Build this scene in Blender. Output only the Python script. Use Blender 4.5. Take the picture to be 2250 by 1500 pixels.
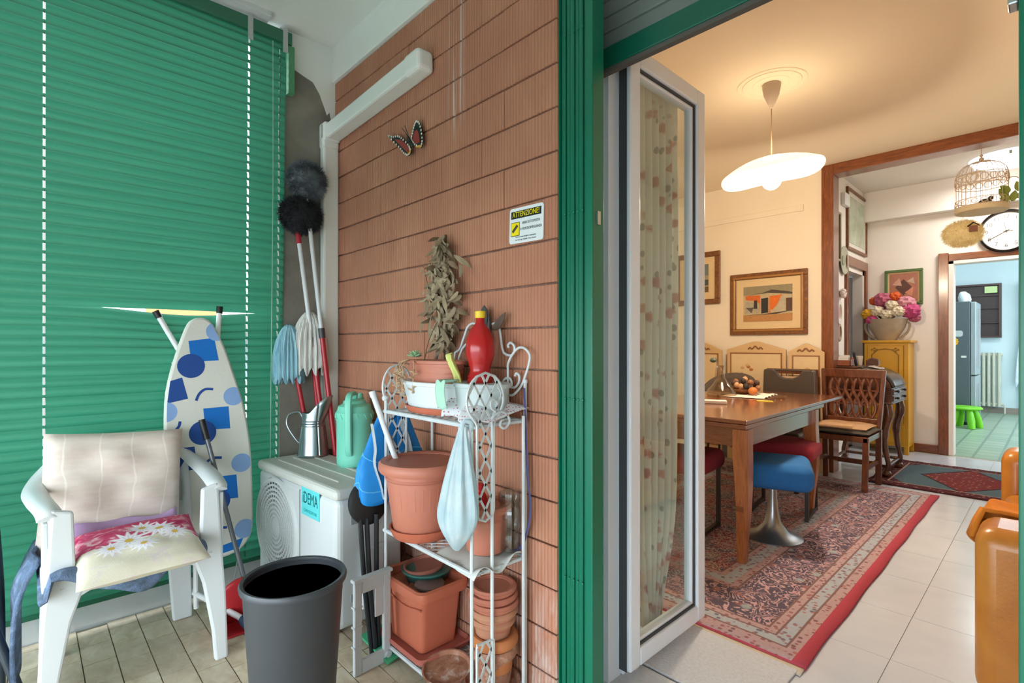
import bpy, math, random
from mathutils import Matrix, Vector, Euler
random.seed(7)
PI = math.pi
for o in list(bpy.data.objects): bpy.data.objects.remove(o)
scene = bpy.context.scene
COL = scene.collection

# ------------------------------------------------------------------ camera
cam_d = bpy.data.cameras.new('camera'); cam = bpy.data.objects.new('camera', cam_d); COL.objects.link(cam)
cam_d.sensor_width = 36.0; cam_d.lens = 36.0 * 1131.0 / 2250.0
cam_d.shift_y = 8.0 / 2250.0; cam_d.clip_start = 0.02; cam_d.clip_end = 200
cam.location = (0, 0, 1.17)
cam.rotation_euler = (PI / 2, 0, math.atan2(1131.0, 1070.0))
scene.camera = cam

# ------------------------------------------------------------------ world / exposure
scene.view_settings.view_transform = 'Standard'; scene.view_settings.look = 'None'
scene.view_settings.exposure = 0.66; scene.view_settings.gamma = 1.0
scene.view_settings.use_curve_mapping = False
wd = bpy.data.worlds.new('overcast'); scene.world = wd; wd.use_nodes = True
bg = wd.node_tree.nodes['Background']
bg.inputs['Color'].default_value = (0.83, 0.93, 1.0, 1); bg.inputs['Strength'].default_value = 5.0

# ------------------------------------------------------------------ helpers
def lin(h):
    h = h.lstrip('#'); r = []
    for i in (0, 2, 4):
        c = int(h[i:i+2], 16) / 255.0
        r.append(c / 12.92 if c <= 0.04045 else ((c + 0.055) / 1.055) ** 2.4)
    return (r[0], r[1], r[2], 1.0)

class G:
    """tiny node-graph writer"""
    def __init__(s, name):
        s.m = bpy.data.materials.new(name); s.m.use_nodes = True; s.t = s.m.node_tree
        s.b = s.t.nodes['Principled BSDF']; s.out = s.t.nodes['Material Output']; s._c = {}
    def n(s, typ, **k):
        nd = s.t.nodes.new(typ)
        for a, v in k.items(): setattr(nd, a, v)
        return nd
    def put(s, sock, v):
        if hasattr(v, 'is_output') or isinstance(v, bpy.types.NodeSocket): s.t.links.new(v, sock)
        elif isinstance(v, str): sock.default_value = lin(v)
        else: sock.default_value = v
    def coord(s, kind='Object'):
        if 'tc' not in s._c: s._c['tc'] = s.n('ShaderNodeTexCoord')
        return s._c['tc'].outputs[kind]
    def pos(s):
        if 'g' not in s._c: s._c['g'] = s.n('ShaderNodeNewGeometry')
        return s._c['g'].outputs['Position']
    def xyz(s, v):
        nd = s.n('ShaderNodeSeparateXYZ'); s.put(nd.inputs[0], v); return nd.outputs
    def scale(s, v, sc):
        nd = s.n('ShaderNodeMapping'); s.put(nd.inputs['Vector'], v); nd.inputs['Scale'].default_value = sc; return nd.outputs[0]
    def math(s, op, a, b=0.0, c=0.0):
        nd = s.n('ShaderNodeMath', operation=op); s.put(nd.inputs[0], a); s.put(nd.inputs[1], b); s.put(nd.inputs[2], c); return nd.outputs[0]
    def noise(s, v, sc, det=3.0, dist=0.0, rough=.5):
        nd = s.n('ShaderNodeTexNoise'); s.put(nd.inputs['Vector'], v); nd.inputs['Scale'].default_value = sc
        nd.inputs['Detail'].default_value = det; nd.inputs['Distortion'].default_value = dist; nd.inputs['Roughness'].default_value = rough
        return nd.outputs[0]
    def voro(s, v, sc, feature='F1', out='Distance', rnd=1.0):
        nd = s.n('ShaderNodeTexVoronoi', feature=feature); s.put(nd.inputs['Vector'], v); nd.inputs['Scale'].default_value = sc
        nd.inputs['Randomness'].default_value = rnd
        return nd.outputs[out]
    def wave(s, v, sc, dist=0.0, axis='X', det=2.0, dsc=1.0, kind='BANDS'):
        nd = s.n('ShaderNodeTexWave', wave_type=kind)
        if kind == 'BANDS': nd.bands_direction = axis
        else: nd.rings_direction = axis
        s.put(nd.inputs['Vector'], v); nd.inputs['Scale'].default_value = sc; nd.inputs['Distortion'].default_value = dist
        nd.inputs['Detail'].default_value = det; nd.inputs['Detail Scale'].default_value = dsc
        return nd.outputs['Fac']
    def mix(s, f, a, b, mode='MIX'):
        nd = s.n('ShaderNodeMix', data_type='RGBA', blend_type=mode)
        s.put(nd.inputs[0], f); s.put(nd.inputs[6], a); s.put(nd.inputs[7], b); return nd.outputs[2]
    def ramp(s, f, stops, interp='LINEAR'):
        nd = s.n('ShaderNodeValToRGB'); cr = nd.color_ramp; cr.interpolation = interp
        while len(cr.elements) < len(stops): cr.elements.new(0.5)
        for e, (p, c) in zip(cr.elements, stops):
            e.position = p; e.color = lin(c) if isinstance(c, str) else (c, c, c, 1)
        s.put(nd.inputs[0], f); return nd.outputs[0]
    def step(s, f, a, b):   # smooth 0..1 between a and b
        nd = s.n('ShaderNodeMapRange', interpolation_type='SMOOTHSTEP'); s.put(nd.inputs[0], f)
        nd.inputs[1].default_value = a; nd.inputs[2].default_value = b; return nd.outputs[0]
    def rand(s):
        return s.n('ShaderNodeObjectInfo').outputs['Random']
    def bump(s, h, strength=.3, dist=.01, chain=None):
        nd = s.n('ShaderNodeBump'); nd.inputs['Strength'].default_value = strength; nd.inputs['Distance'].default_value = dist
        s.put(nd.inputs['Height'], h)
        if chain is not None: s.t.links.new(chain, nd.inputs['Normal'])
        return nd.outputs[0]
    def done(s, col, rough=.5, metal=0.0, normal=None, spec=None, **kw):
        s.put(s.b.inputs['Base Color'], col); s.put(s.b.inputs['Roughness'], rough); s.put(s.b.inputs['Metallic'], metal)
        if normal is not None: s.put(s.b.inputs['Normal'], normal)
        if spec is not None: s.b.inputs['Specular IOR Level'].default_value = spec
        for k, v in kw.items(): s.put(s.b.inputs[k], v)
        return s.m

MATS = {}
def plain(name, col, rough=.5, metal=0.0, var=.10, vsc=14.0, bump=.0, bsc=60.0, spec=None, **kw):
    """solid colour with a little procedural mottling"""
    if name in MATS: return MATS[name]
    g = G(name); v = g.coord()
    c = lin(col); d = tuple(min(1, x * (1 + var)) for x in c[:3]) + (1,); e = tuple(x * (1 - var) for x in c[:3]) + (1,)
    nz = g.noise(v, vsc, 3)
    nd = g.n('ShaderNodeMix', data_type='RGBA'); g.put(nd.inputs[0], nz); nd.inputs[6].default_value = e; nd.inputs[7].default_value = d
    nr = g.bump(g.noise(v, bsc, 3), bump, .004) if bump else None
    MATS[name] = g.done(nd.outputs[2], rough, metal, nr, spec, **kw); return MATS[name]
def wood(name, dark, light, rough=.35, sc=(1, 12, 12), coat=0.0):
    if name in MATS: return MATS[name]
    g = G(name); v = g.scale(g.coord(), sc)
    n1 = g.noise(v, 5.0, 6, 1.2, .6)
    col = g.ramp(n1, [(.3, dark), (.7, light)])
    MATS[name] = g.done(col, rough, 0, g.bump(n1, .08, .003), **({'Coat Weight': coat, 'Coat Roughness': .15} if coat else {})); return MATS[name]
def emis(name, col, strength):
    g = G(name); g.done('#ffffff', .5); g.put(g.b.inputs['Emission Color'], col); g.b.inputs['Emission Strength'].default_value = strength
    return g.m

def rotm(rx=0, ry=0, rz=0): return Euler((rx, ry, rz)).to_matrix().to_4x4()
class MB:
    def __init__(s): s.v = []; s.f = []
    def add(s, vs, fs, M=None):
        b = len(s.v)
        s.v += [tuple(M @ Vector(p)) if M is not None else tuple(p) for p in vs]
        s.f += [tuple(i + b for i in f) for f in fs]; return s
    def box(s, x0, x1, y0, y1, z0, z1, M=None):
        return s.add([(x0,y0,z0),(x1,y0,z0),(x1,y1,z0),(x0,y1,z0),(x0,y0,z1),(x1,y0,z1),(x1,y1,z1),(x0,y1,z1)],
                     [(0,3,2,1),(4,5,6,7),(0,1,5,4),(1,2,6,5),(2,3,7,6),(3,0,4,7)], M)
    def cb(s, c, sz, M=None):
        return s.box(c[0]-sz[0]/2, c[0]+sz[0]/2, c[1]-sz[1]/2, c[1]+sz[1]/2, c[2]-sz[2]/2, c[2]+sz[2]/2, M)
    def bar(s, a, b, w, h, up=(0,0,1)):
        """rectangular bar from a to b"""
        a = Vector(a); b = Vector(b); d = (b - a).normalized(); u = Vector(up)
        if abs(d.dot(u)) > .98: u = Vector((1, 0, 0))
        x = d.cross(u).normalized() * (w / 2); y = x.cross(d).normalized() * (h / 2)
        vs = [p + q for p in (a, b) for q in (-x - y, x - y, x + y, -x + y)]
        return s.add(vs, [(3,2,1,0),(4,5,6,7),(0,1,5,4),(1,2,6,5),(2,3,7,6),(3,0,4,7)])
    def tube(s, pts, r, n=8, closed=False, caps=True, flat=1.0):
        pts = [Vector(p) for p in pts]; m = len(pts); rs = r if isinstance(r, (list, tuple)) else [r] * m
        def tan(i):
            if closed: t = pts[(i+1) % m] - pts[i-1]
            else: t = pts[min(i+1, m-1)] - pts[max(i-1, 0)]
            return t.normalized() if t.length > 1e-9 else Vector((0, 0, 1))
        t0 = tan(0); u = Vector((0, 0, 1)) if abs(t0.z) < .9 else Vector((1, 0, 0))
        u = (u - t0 * u.dot(t0)).normalized(); vs = []
        for i in range(m):
            t = tan(i); u = u - t * u.dot(t); u = u.normalized() if u.length > 1e-6 else t.orthogonal().normalized(); w = t.cross(u)
            for k in range(n):
                a = 2 * PI * k / n; vs.append(pts[i] + u * (math.cos(a) * rs[i]) + w * (math.sin(a) * rs[i] * flat))
        fs = []
        for i in range(m if closed else m - 1):
            j = (i + 1) % m
            for k in range(n): l = (k + 1) % n; fs.append((i*n+k, j*n+k, j*n+l, i*n+l)[::-1])
        if caps and not closed: fs.append(tuple(range(n))); fs.append(tuple((m-1)*n + k for k in range(n))[::-1])
        return s.add(vs, fs)
    def lathe(s, prof, n=24, c=(0, 0, 0), sx=1.0, sy=1.0, M=None, fn=None, a0=0.0, a1=2*PI):
        full = abs(a1 - a0 - 2 * PI) < 1e-6; vs = []; cols = n if full else n + 1
        for r, z in prof:
            for k in range(cols):
                a = a0 + (a1 - a0) * k / n; rr = r * (fn(a, z) if fn else 1)
                vs.append((c[0] + rr * math.cos(a) * sx, c[1] + rr * math.sin(a) * sy, c[2] + z))
        fs = []
        for i in range(len(prof) - 1):
            for k in range(n):
                l = (k + 1) % cols; fs.append((i*cols+k, i*cols+l, (i+1)*cols+l, (i+1)*cols+k))
        if full:
            if prof[0][0] > 1e-5: fs.append(tuple(range(n))[::-1])
            if prof[-1][0] > 1e-5: fs.append(tuple((len(prof)-1)*n + k for k in range(n)))
        return s.add(vs, fs, M)
    def prism(s, pts, z0, z1, M=None):
        n = len(pts); vs = [(p[0], p[1], z0) for p in pts] + [(p[0], p[1], z1) for p in pts]
        fs = [tuple(range(n))[::-1], tuple(range(n, 2*n))] + [(i, (i+1) % n, n + (i+1) % n, n + i) for i in range(n)]
        return s.add(vs, fs, M)
    def grid(s, fn, nu, nv, M=None, skip=None):
        vs = [fn(i / nu, j / nv) for i in range(nu + 1) for j in range(nv + 1)]
        fs = [(i*(nv+1)+j, (i+1)*(nv+1)+j, (i+1)*(nv+1)+j+1, i*(nv+1)+j+1) for i in range(nu) for j in range(nv) if not (skip and skip(i, j))]
        return s.add(vs, fs, M)
    def ball(s, c, r, n=12, m=8, sc=(1, 1, 1), M=None, fn=None):
        prof = [(max(1e-6, math.sin(PI*i/m)), -math.cos(PI*i/m)) for i in range(m+1)]; vs = []
        for q, z in prof:
            for k in range(n):
                a = 2*PI*k/n; d = Vector((q*math.cos(a), q*math.sin(a), z)); rr = r * (fn(d) if fn else 1)
                vs.append((c[0]+d.x*rr*sc[0], c[1]+d.y*rr*sc[1], c[2]+d.z*rr*sc[2]))
        fs = [(i*n+k, i*n+(k+1) % n, (i+1)*n+(k+1) % n, (i+1)*n+k) for i in range(m) for k in range(n)]
        return s.add(vs, fs, M)
    def mesh(s, name, mat, smooth=True, ang=40):
        me = bpy.data.meshes.new(name); me.from_pydata(s.v, [], s.f); me.validate(); me.update()
        if mat: me.materials.append(mat)
        if smooth:
            me.polygons.foreach_set('use_smooth', [True] * len(me.polygons)); me.set_sharp_from_angle(angle=math.radians(ang))
        return me
    def o(s, name, mat, parent=None, smooth=True, bevel=0.0, solid=0.0, sub=0, ang=40, loc=None, rot=None, seg=2):
        ob = bpy.data.objects.new(name, s.mesh(name, mat, smooth, ang)); COL.objects.link(ob)
        if parent is not None: ob.parent = parent
        if loc: ob.location = loc
        if rot: ob.rotation_euler = rot
        if solid: md = ob.modifiers.new('solid', 'SOLIDIFY'); md.thickness = solid; md.offset = 0
        if bevel:
            md = ob.modifiers.new('bevel', 'BEVEL'); md.width = bevel; md.segments = seg; md.limit_method = 'ANGLE'; md.angle_limit = math.radians(40)
        if sub: md = ob.modifiers.new('sub', 'SUBSURF'); md.levels = sub; md.render_levels = sub
        return ob
def tag(o, label, cat, group=None):
    o['label'] = label; o['category'] = cat
    if group: o['group'] = group
    return o
def T(name, label, cat, loc=(0, 0, 0), rz=0.0, group=None, rot=None):
    o = bpy.data.objects.new(name, None); COL.objects.link(o); o.location = loc
    o.rotation_euler = rot if rot else (0, 0, rz); o.empty_display_size = .05
    return tag(o, label, cat, group)
def struct(o): o['kind'] = 'structure'; return o
def lab(o, l): o['label'] = l; return o
def inst(me, name, parent, loc, rot=(0, 0, 0), scale=None):
    ob = bpy.data.objects.new(name, me); COL.objects.link(ob); ob.parent = parent; ob.location = loc; ob.rotation_euler = rot
    if scale: ob.scale = scale
    return ob
def dup(root, **kw):
    r = root.copy(); COL.objects.link(r)
    for k, v in kw.items(): setattr(r, k, v)
    for ch in [c for c in bpy.data.objects if c.parent == root]:
        c = ch.copy(); COL.objects.link(c); c.parent = r
        for gch in [q for q in bpy.data.objects if q.parent == ch]:
            d = gch.copy(); COL.objects.link(d); d.parent = c
    return r
def text_mesh(name, body, size, mat, parent, M, extrude=.0003, align='CENTER', sx=1.0):
    cu = bpy.data.curves.new(name, 'FONT'); cu.body = body; cu.size = size; cu.extrude = extrude; cu.align_x = align; cu.align_y = 'CENTER'
    cu.resolution_u = 3
    tmp = bpy.data.objects.new('tmp_text', cu); COL.objects.link(tmp)
    dg = bpy.context.evaluated_depsgraph_get(); me = bpy.data.meshes.new_from_object(tmp.evaluated_get(dg))
    bpy.data.objects.remove(tmp); me.transform(M @ Matrix.Diagonal((sx, 1, 1, 1))); me.materials.clear(); me.materials.append(mat)
    ob = bpy.data.objects.new(name, me); COL.objects.link(ob); ob.parent = parent; return ob
def spline(pts, n=8, closed=False):
    """Catmull-Rom through pts"""
    P = [Vector(p) for p in pts]; m = len(P); out = []
    for i in range(m if closed else m - 1):
        if closed: a, b, c, d = P[(i-1) % m], P[i], P[(i+1) % m], P[(i+2) % m]
        else: a, b, c, d = P[max(i-1, 0)], P[i], P[i+1], P[min(i+2, m-1)]
        for k in range(n):
            t = k / n; out.append(.5 * ((2*b) + (c-a)*t + (2*a-5*b+4*c-d)*t*t + (3*b-a-3*c+d)*t**3))
    if not closed: out.append(P[-1])
    return out
def frame_y(x0, x1, z0, z1, w, y0, y1, mb=None):
    """picture-frame ring in the XZ plane"""
    mb = mb or MB()
    mb.box(x0, x1, y0, y1, z0, z0 + w); mb.box(x0, x1, y0, y1, z1 - w, z1)
    mb.box(x0, x0 + w, y0, y1, z0 + w, z1 - w); mb.box(x1 - w, x1, y0, y1, z0 + w, z1 - w); return mb
# ------------------------------------------------------------------ lamps' numbers live in their builders; materials first
def m_brick():
    g = G('ribbed_brick'); p = g.pos(); o = g.xyz(p); rnd = g.rand()
    fine = g.noise(g.scale(p, (90, 1, 3)), 3.0, 3)
    base = g.mix(g.math('ADD', .3, g.math('MULTIPLY', rnd, .4)), '#b17860', '#bf896d')
    base = g.mix(g.math('MULTIPLY', fine, .55), base, '#96644f')
    base = g.mix(g.math('MULTIPLY', g.step(g.noise(g.scale(p, (3, 3, 2)), 1.4, 3), .45, .75), .35), base, '#cb9778')
    # lime bloom that climbs from the floor and old white drips
    low = g.step(o[2], .62, -.02)
    bl = g.math('MULTIPLY', low, g.step(g.noise(g.scale(p, (9, 9, 2.2)), 2.2, 5, .4, .65), .40, .66))
    dx = g.math('ABSOLUTE', g.math('ADD', o[0], 1.605))
    strip = g.math('MULTIPLY', g.step(dx, .075, .01), g.math('MULTIPLY', g.step(o[2], 1.93, 2.15), g.step(g.noise(g.scale(p, (70, 1, 1.2)), 1.0, 4), .47, .66)))
    col = g.mix(g.math('MULTIPLY', g.math('MAXIMUM', bl, strip), .62), base, '#d9d2cd')
    w = g.wave(p, 21.0, .6, 'X', 2, .6)
    nr = g.bump(w, .55, .004); nr = g.bump(g.noise(p, 160, 3), .25, .003, nr)
    col = g.mix(g.math('MULTIPLY', g.step(w, .35, .0), .35), col, '#855040')
    return g.done(col, .9, 0, nr, .2)
def m_mortar():
    g = G('mortar'); p = g.pos()
    n = g.noise(p, 40, 4)
    return g.done(g.ramp(n, [(.35, '#76574a'), (.65, '#957767')]), .95, 0, g.bump(n, .5, .006))
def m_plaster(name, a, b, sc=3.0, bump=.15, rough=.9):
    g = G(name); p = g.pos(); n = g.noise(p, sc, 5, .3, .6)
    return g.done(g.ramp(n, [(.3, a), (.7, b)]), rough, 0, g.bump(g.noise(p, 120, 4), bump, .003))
def m_floor_tile():
    g = G('balcony_stone_tile'); p = g.pos(); rnd = g.rand()
    n = g.noise(g.scale(p, (9, 14, 9)), 1.3, 6, .8, .62)
    c = g.ramp(n, [(.3, '#b9a78c'), (.5, '#d2c2a6'), (.72, '#e4dac4')])
    c = g.mix(g.math('MULTIPLY', rnd, .45), c, '#a89a88')
    return g.done(c, .5, 0, g.bump(g.noise(p, 45, 4), .2, .004))
def m_room_tile():
    g = G('polished_white_tile'); p = g.pos(); n = g.noise(p, 2.2, 5, .6, .6)
    c = g.ramp(n, [(.3, '#bfc7d3'), (.7, '#ccd3de')])
    return g.done(c, .16, 0, None, .5)
BRICK, MORTAR, FTILE, RTILE = m_brick(), m_mortar(), m_floor_tile(), m_room_tile()
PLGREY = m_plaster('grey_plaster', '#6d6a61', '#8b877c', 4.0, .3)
PLWHITE = m_plaster('white_paint', '#d8dcd6', '#e3e6e0', 2.0, .1)
CREAM = m_plaster('cream_wall', '#e9dcc4', '#efe3cd', 1.5, .05)
CEILR = m_plaster('ceiling_paint', '#e8d9be', '#ecdfc6', 1.0, .03)
HALLW = m_plaster('hall_white', '#e3ddd6', '#eae4dd', 1.2, .05)
KITBL = m_plaster('kitchen_pale_blue', '#c3d9e0', '#cfe2e8', 1.2, .05)
GROUT = plain('grout', '#8c8272', .9)
ALU = plain('white_aluminium', '#e2e8f0', .32, .0, .03, 6)
ALUG = plain('grey_gasket', '#3c4044', .6)
METAL = plain('galvanised_metal', '#b6bcc0', .30, .9, .10, 18)
GREEN = plain('green_enamel', '#04694f', .32, 0, .06, 5)
WOODT = wood('trim_wood', '#5e2c12', '#8d4f26', .28, (14, 14, 1.4), .4)
WOODH = wood('trim_wood_across', '#5e2c12', '#8d4f26', .28, (1.4, 14, 14), .4)
BLACK = plain('black_plastic', '#141517', .45)
WHITEP = plain('white_plastic', '#e6e9ea', .38, 0, .03, 8)

# ------------------------------------------------------------------ balcony shell
WY = 1.22
fl = struct(MB().box(-2.76, 1.0, -1.4, 1.24, -.12, -.004).o('floor', GROUT, smooth=False))
tw, tl, jt = .0985, .152, .004
tile_m = MB().box(jt/2, tl-jt/2, jt/2, tw-jt/2, -.012, 0).mesh('tile', FTILE, False)
for r in range(14):
    y = .152 + (r - 3) * tw
    off = (r * .37 % 1) * tl
    x = -2.752 + off - tl
    while x < -1.35:
        if x >= -2.755: inst(tile_m, 'tile', fl, (x, y, random.uniform(-.0008, .0008)))
        else:
            w = x + tl + 2.752
            if w > .02: inst(MB().box(0, w-jt/2, jt/2, tw-jt/2, -.012, 0).mesh('tile', FTILE, False), 'tile', fl, (-2.752, y, 0))
        x += tl
big = MB()
x = -1.35 + .08
while x < 1.0:
    y = -1.4
    while y < 1.2: big.box(x, x+.148, y, y+.094, -.012, 0); y += .0985
    x += .152
b_ = big.o('tile_field', FTILE, fl, False); b_['kind'] = 'stuff'
big = MB(); x = -2.75
while x < -1.3:
    y = -1.4
    while y < -.25: big.box(x, x+.148, y, y+.094, -.012, 0); y += .0985
    x += .152
b_ = big.o('tile_field', FTILE, fl, False); b_['kind'] = 'stuff'

# brick wall: mortar core + single ribbed blocks
wb = struct(MB().box(-2.70, -1.09, 1.232, 1.60, 0, 2.83).o('wall_back', MORTAR, smooth=False))
CH, BL = .1395, .2480
zs = [0.0] + [.1125 + k * CH for k in range(18)] + [2.585]
XR = -1.083
bm_cache = {}
for k in range(len(zs) - 1):
    z0, z1 = zs[k], zs[k+1]
    if z1 > 2.585: z1 = 2.585
    if z1 - z0 < .02: continue
    x1 = XR; first = True
    while x1 > -2.69:
        L = BL if not (first and k % 2) else BL * .5
        x0 = max(-2.69, x1 - L); first = False
        key = (round(x1 - x0, 3), round(z1 - z0, 3))
        if key not in bm_cache:
            w, h = key
            bm_cache[key] = MB().box(.0004, w-.0004, 0, .03, .0030, h-.0030).mesh('brick', BRICK, False)
        ob = inst(bm_cache[key], 'brick', wb, (x0, WY + random.uniform(-.0015, .002), z0))
        if key not in (): 
            md = ob.modifiers.new('bevel', 'BEVEL'); md.width = .0018; md.segments = 1
        x1 = x0
# wall end seen beside the gate, painted strip on top
MB().box(-2.70, -1.09, 1.205, 1.232, 2.585, 2.77).o('painted_band', PLWHITE, wb, False, .004)
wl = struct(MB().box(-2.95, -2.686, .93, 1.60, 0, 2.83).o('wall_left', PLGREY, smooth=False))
def ragged():
    mb = MB(); top = [(.93, 2.70)]
    pts = [(.93, 2.62), (.95, 2.60), (.99, 2.585), (1.05, 2.565), (1.10, 2.55), (1.135, 2.50), (1.16, 2.44), (1.175, 2.40), (1.19, 2.42), (1.207, 2.33), (1.22, 2.30), (1.232, 2.29)]
    out = [(p[0], p[1]) for p in pts] + [(1.232, 2.77), (.93, 2.77)]
    M = Matrix(((0, 0, 1, 0), (1, 0, 0, 0), (0, 1, 0, 0), (0, 0, 0, 1)))
    mb.prism(out, -2.69, -2.682, M); return mb
ragged().o('painted_band', PLWHITE, wl, False)
struct(MB().box(-2.95, 1.2, -1.4, 1.60, 2.766, 2.95).o('ceiling', PLWHITE, smooth=False))
struct(MB().box(-.03, 1.2, 1.30, 1.60, 0, 2.83).o('wall_right', BRICK, smooth=False))
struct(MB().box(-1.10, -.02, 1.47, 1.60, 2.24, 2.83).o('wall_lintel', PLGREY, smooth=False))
# outer base rail below the blind
trim = struct(MB().box(-2.80, -2.757, -1.4, .93, -.02, .098).o('trim_1', plain('rail_silver', '#cbd2d6', .25, .45, .12, 9), smooth=False, bevel=.006))
struct(MB().box(-2.83, -2.80, -1.4, .93, 0, .215).o('trim_2', plain('dark_rail', '#23282b', .5), smooth=False))
struct(MB().box(-2.835, -2.795, -1.4, .93, .213, .226).o('trim_3', ALU, smooth=False))

# unseen side wall, added to keep light off the upper bricks
struct(MB().box(1.2, 1.3, -1.42, 1.6, 0, 2.83).o('wall_shade_right', PLWHITE, smooth=False))
struct(MB().box(-2.95, 1.2, -1.42, -1.36, 1.50, 2.77).o('wall_front_shade_screen', plain('shade_screen_white', '#dfe4e6', .6), smooth=False))  # unseen half-lowered screen across the open front, added to darken the upper brickwork
# ------------------------------------------------------------------ living room shell
st = MB().box(-3.4, .86, 1.60, 7.3, -.12, -.003)
lf = struct(st.o('floor_living_room', plain('room_grout', '#a9a49c', .8), smooth=False))
TS = .43
tile2 = MB().box(.0012, TS-.0012, .0012, TS-.0012, -.01, 0).mesh('tile', RTILE, False)
for i in range(-3, 3):
    for j in range(13):
        inst(tile2, 'tile', lf, (-.425 + i * TS, 1.62 + (j) * TS - .14 + .0, 0))
struct(MB().box(-1.10, -.03, 1.24, 1.625, -.12, .012).o('trim_threshold', m_plaster('stone_sill', '#b9bcbf', '#cfd1d3', 30, .1, .6), smooth=False, bevel=.003))
struct(MB().box(-3.5, .95, 1.60, 5.5, 2.83, 2.95).o('ceiling_living_room', CEILR, smooth=False))
struct(MB().box(-3.5, -3.4, 1.60, 5.5, 0, 2.83).o('wall_living_left', CREAM, smooth=False))
struct(MB().box(.86, .96, 1.60, 7.3, 0, 2.95).o('wall_living_right', CREAM, smooth=False))
struct(MB().box(-3.4, -1.10, 1.60, 1.66, 0, 2.83).o('wall_living_front', CREAM, smooth=False))
struct(MB().box(-3.4, -1.49, 5.40, 5.52, 0, 2.83).o('wall_living_back', CREAM, smooth=False))
# conduit strip on the cream wall
tr = struct(MB().box(-3.3, -1.66, 5.385, 5.40, 2.455, 2.51).o('trim_4', CREAM, smooth=False, bevel=.004))
MB().box(-1.705, -1.655, 5.38, 5.40, 2.45, 2.515).o('end_cap', CREAM, tr, False, .003)
# dark wood opening: post and beam
struct(MB().box(-1.50, -1.40, 5.375, 5.545, 0, 2.83).o('trim_5', WOODT, smooth=False, bevel=.004))
struct(MB().box(-1.40, .86, 5.375, 5.545, 2.735, 2.83).o('trim_6', WOODH, smooth=False, bevel=.004))
# hall
HL = -1.53
hd0, hd1, hdz = 6.33, 7.06, 2.02
wh = MB().box(HL-.10, HL, 5.52, hd0, 0, 2.92).box(HL-.10, HL, hd1, 7.15, 0, 2.92).box(HL-.10, HL, hd0, hd1, hdz, 2.92)
struct(wh.o('wall_hall_left', HALLW, smooth=False))
struct(MB().box(-1.7, .95, 5.50, 7.3, 2.92, 3.02).o('ceiling_hall', HALLW, smooth=False))
KX0, KX1, KZ = -.755, .12, 2.06
bw = MB().box(-1.65, KX0, 7.15, 7.27, 0, 2.92).box(KX1, .86, 7.15, 7.27, 0, 2.92).box(KX0, KX1, 7.15, 7.27, KZ, 2.92)
struct(bw.o('wall_hall_back', HALLW, smooth=False))
struct(MB().box(-1.53, .86, 7.03, 7.15, 2.585, 2.92).o('trim_soffit', HALLW, smooth=False, bevel=.004))
struct(MB().box(-1.08, -.87, 7.13, 7.15, 0, .09).o('baseboard_hall', WOODH, smooth=False, bevel=.003))
# kitchen doorway frame
kd = struct(MB().box(-.87, -.785, 7.12, 7.16, 0, 2.15).o('door_1', WOODT, smooth=False, bevel=.004))
MB().box(-.785, .20, 7.125, 7.16, 2.065, 2.135).o('head_board', WOODH, kd, False, .004)
MB().box(.12, .20, 7.12, 7.16, 0, 2.15).o('side_board', WOODT, kd, False, .004)
MB().box(-.785, -.745, 7.13, 7.30, 0, 2.06).box(-.785, .14, 7.13, 7.30, 2.03, 2.065).o('lining', HALLW, kd, False)
# side door of the hall
hd = struct(MB().box(HL, HL+.025, hd0-.07, hd0, 0, hdz+.10).o('door_2', WOODT, smooth=False, bevel=.003))
MB().box(HL, HL+.025, hd1, hd1+.07, 0, hdz+.10).o('side_board', WOODT, hd, False, .003)
MB().box(HL, HL+.025, hd0, hd1, hdz, hdz+.10).o('head_board', WOODT, hd, False, .003)
MB().box(HL-.10, HL, hd0, hd0+.02, 0, hdz).box(HL-.10, HL, hd1-.06, hd1, 0, hdz).box(HL-.1, HL, hd0, hd1, hdz-.05, hdz).o('lining', HALLW, hd, False)
MB().box(HL-.72, HL-.08, hd1-.03, hd1+.01, 0, hdz-.06).o('door_leaf', plain('door_white', '#dcdde0', .4, 0, .03), hd, False, .004)
struct(MB().box(-2.75, -2.65, 5.5, 7.9, 0, 2.92).o('wall_side_room', plain('side_room_wall', '#c9cbd2', .9), smooth=False))
struct(MB().box(-2.75, HL-.1, 7.8, 7.9, 0, 2.92).o('wall_side_room_end', plain('side_room_wall', '#c9cbd2', .9), smooth=False))
struct(MB().box(-2.75, HL-.1, 5.5, 7.9, 2.92, 3.0).o('ceiling_side_room', HALLW, smooth=False))
struct(MB().box(-2.75, HL-.1, 5.5, 7.9, -.1, 0).o('floor_side_room', RTILE, smooth=False))
# kitchen
def m_kfloor():
    g = G('kitchen_floor'); p = g.pos()
    br = g.n('ShaderNodeTexBrick'); g.put(br.inputs['Vector'], g.scale(p, (1, 1, 1))); br.inputs['Scale'].default_value = 1.0
    br.inputs['Brick Width'].default_value = .2; br.inputs['Row Height'].default_value = .2; br.inputs['Mortar Size'].default_value = .012; br.offset = 0
    br.inputs['Color1'].default_value = lin('#a3b39c'); br.inputs['Color2'].default_value = lin('#8fa48d'); br.inputs['Mortar'].default_value = lin('#6f8072')
    n = g.noise(g.scale(p, (18, 18, 1)), 2.0, 4)
    return g.done(g.mix(g.math('MULTIPLY', n, .5), br.outputs['Color'], '#77937f'), .35)
struct(MB().box(-2.2, 1.6, 7.15, 12.3, -.12, -.001).o('floor_kitchen', m_kfloor(), smooth=False))
struct(MB().box(-2.2, 1.6, 12.2, 12.3, 0, 2.9).o('wall_kitchen_back', KITBL, smooth=False))
struct(MB().box(-2.3, -2.2, 7.2, 12.3, 0, 2.9).o('wall_kitchen_left', KITBL, smooth=False))
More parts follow.
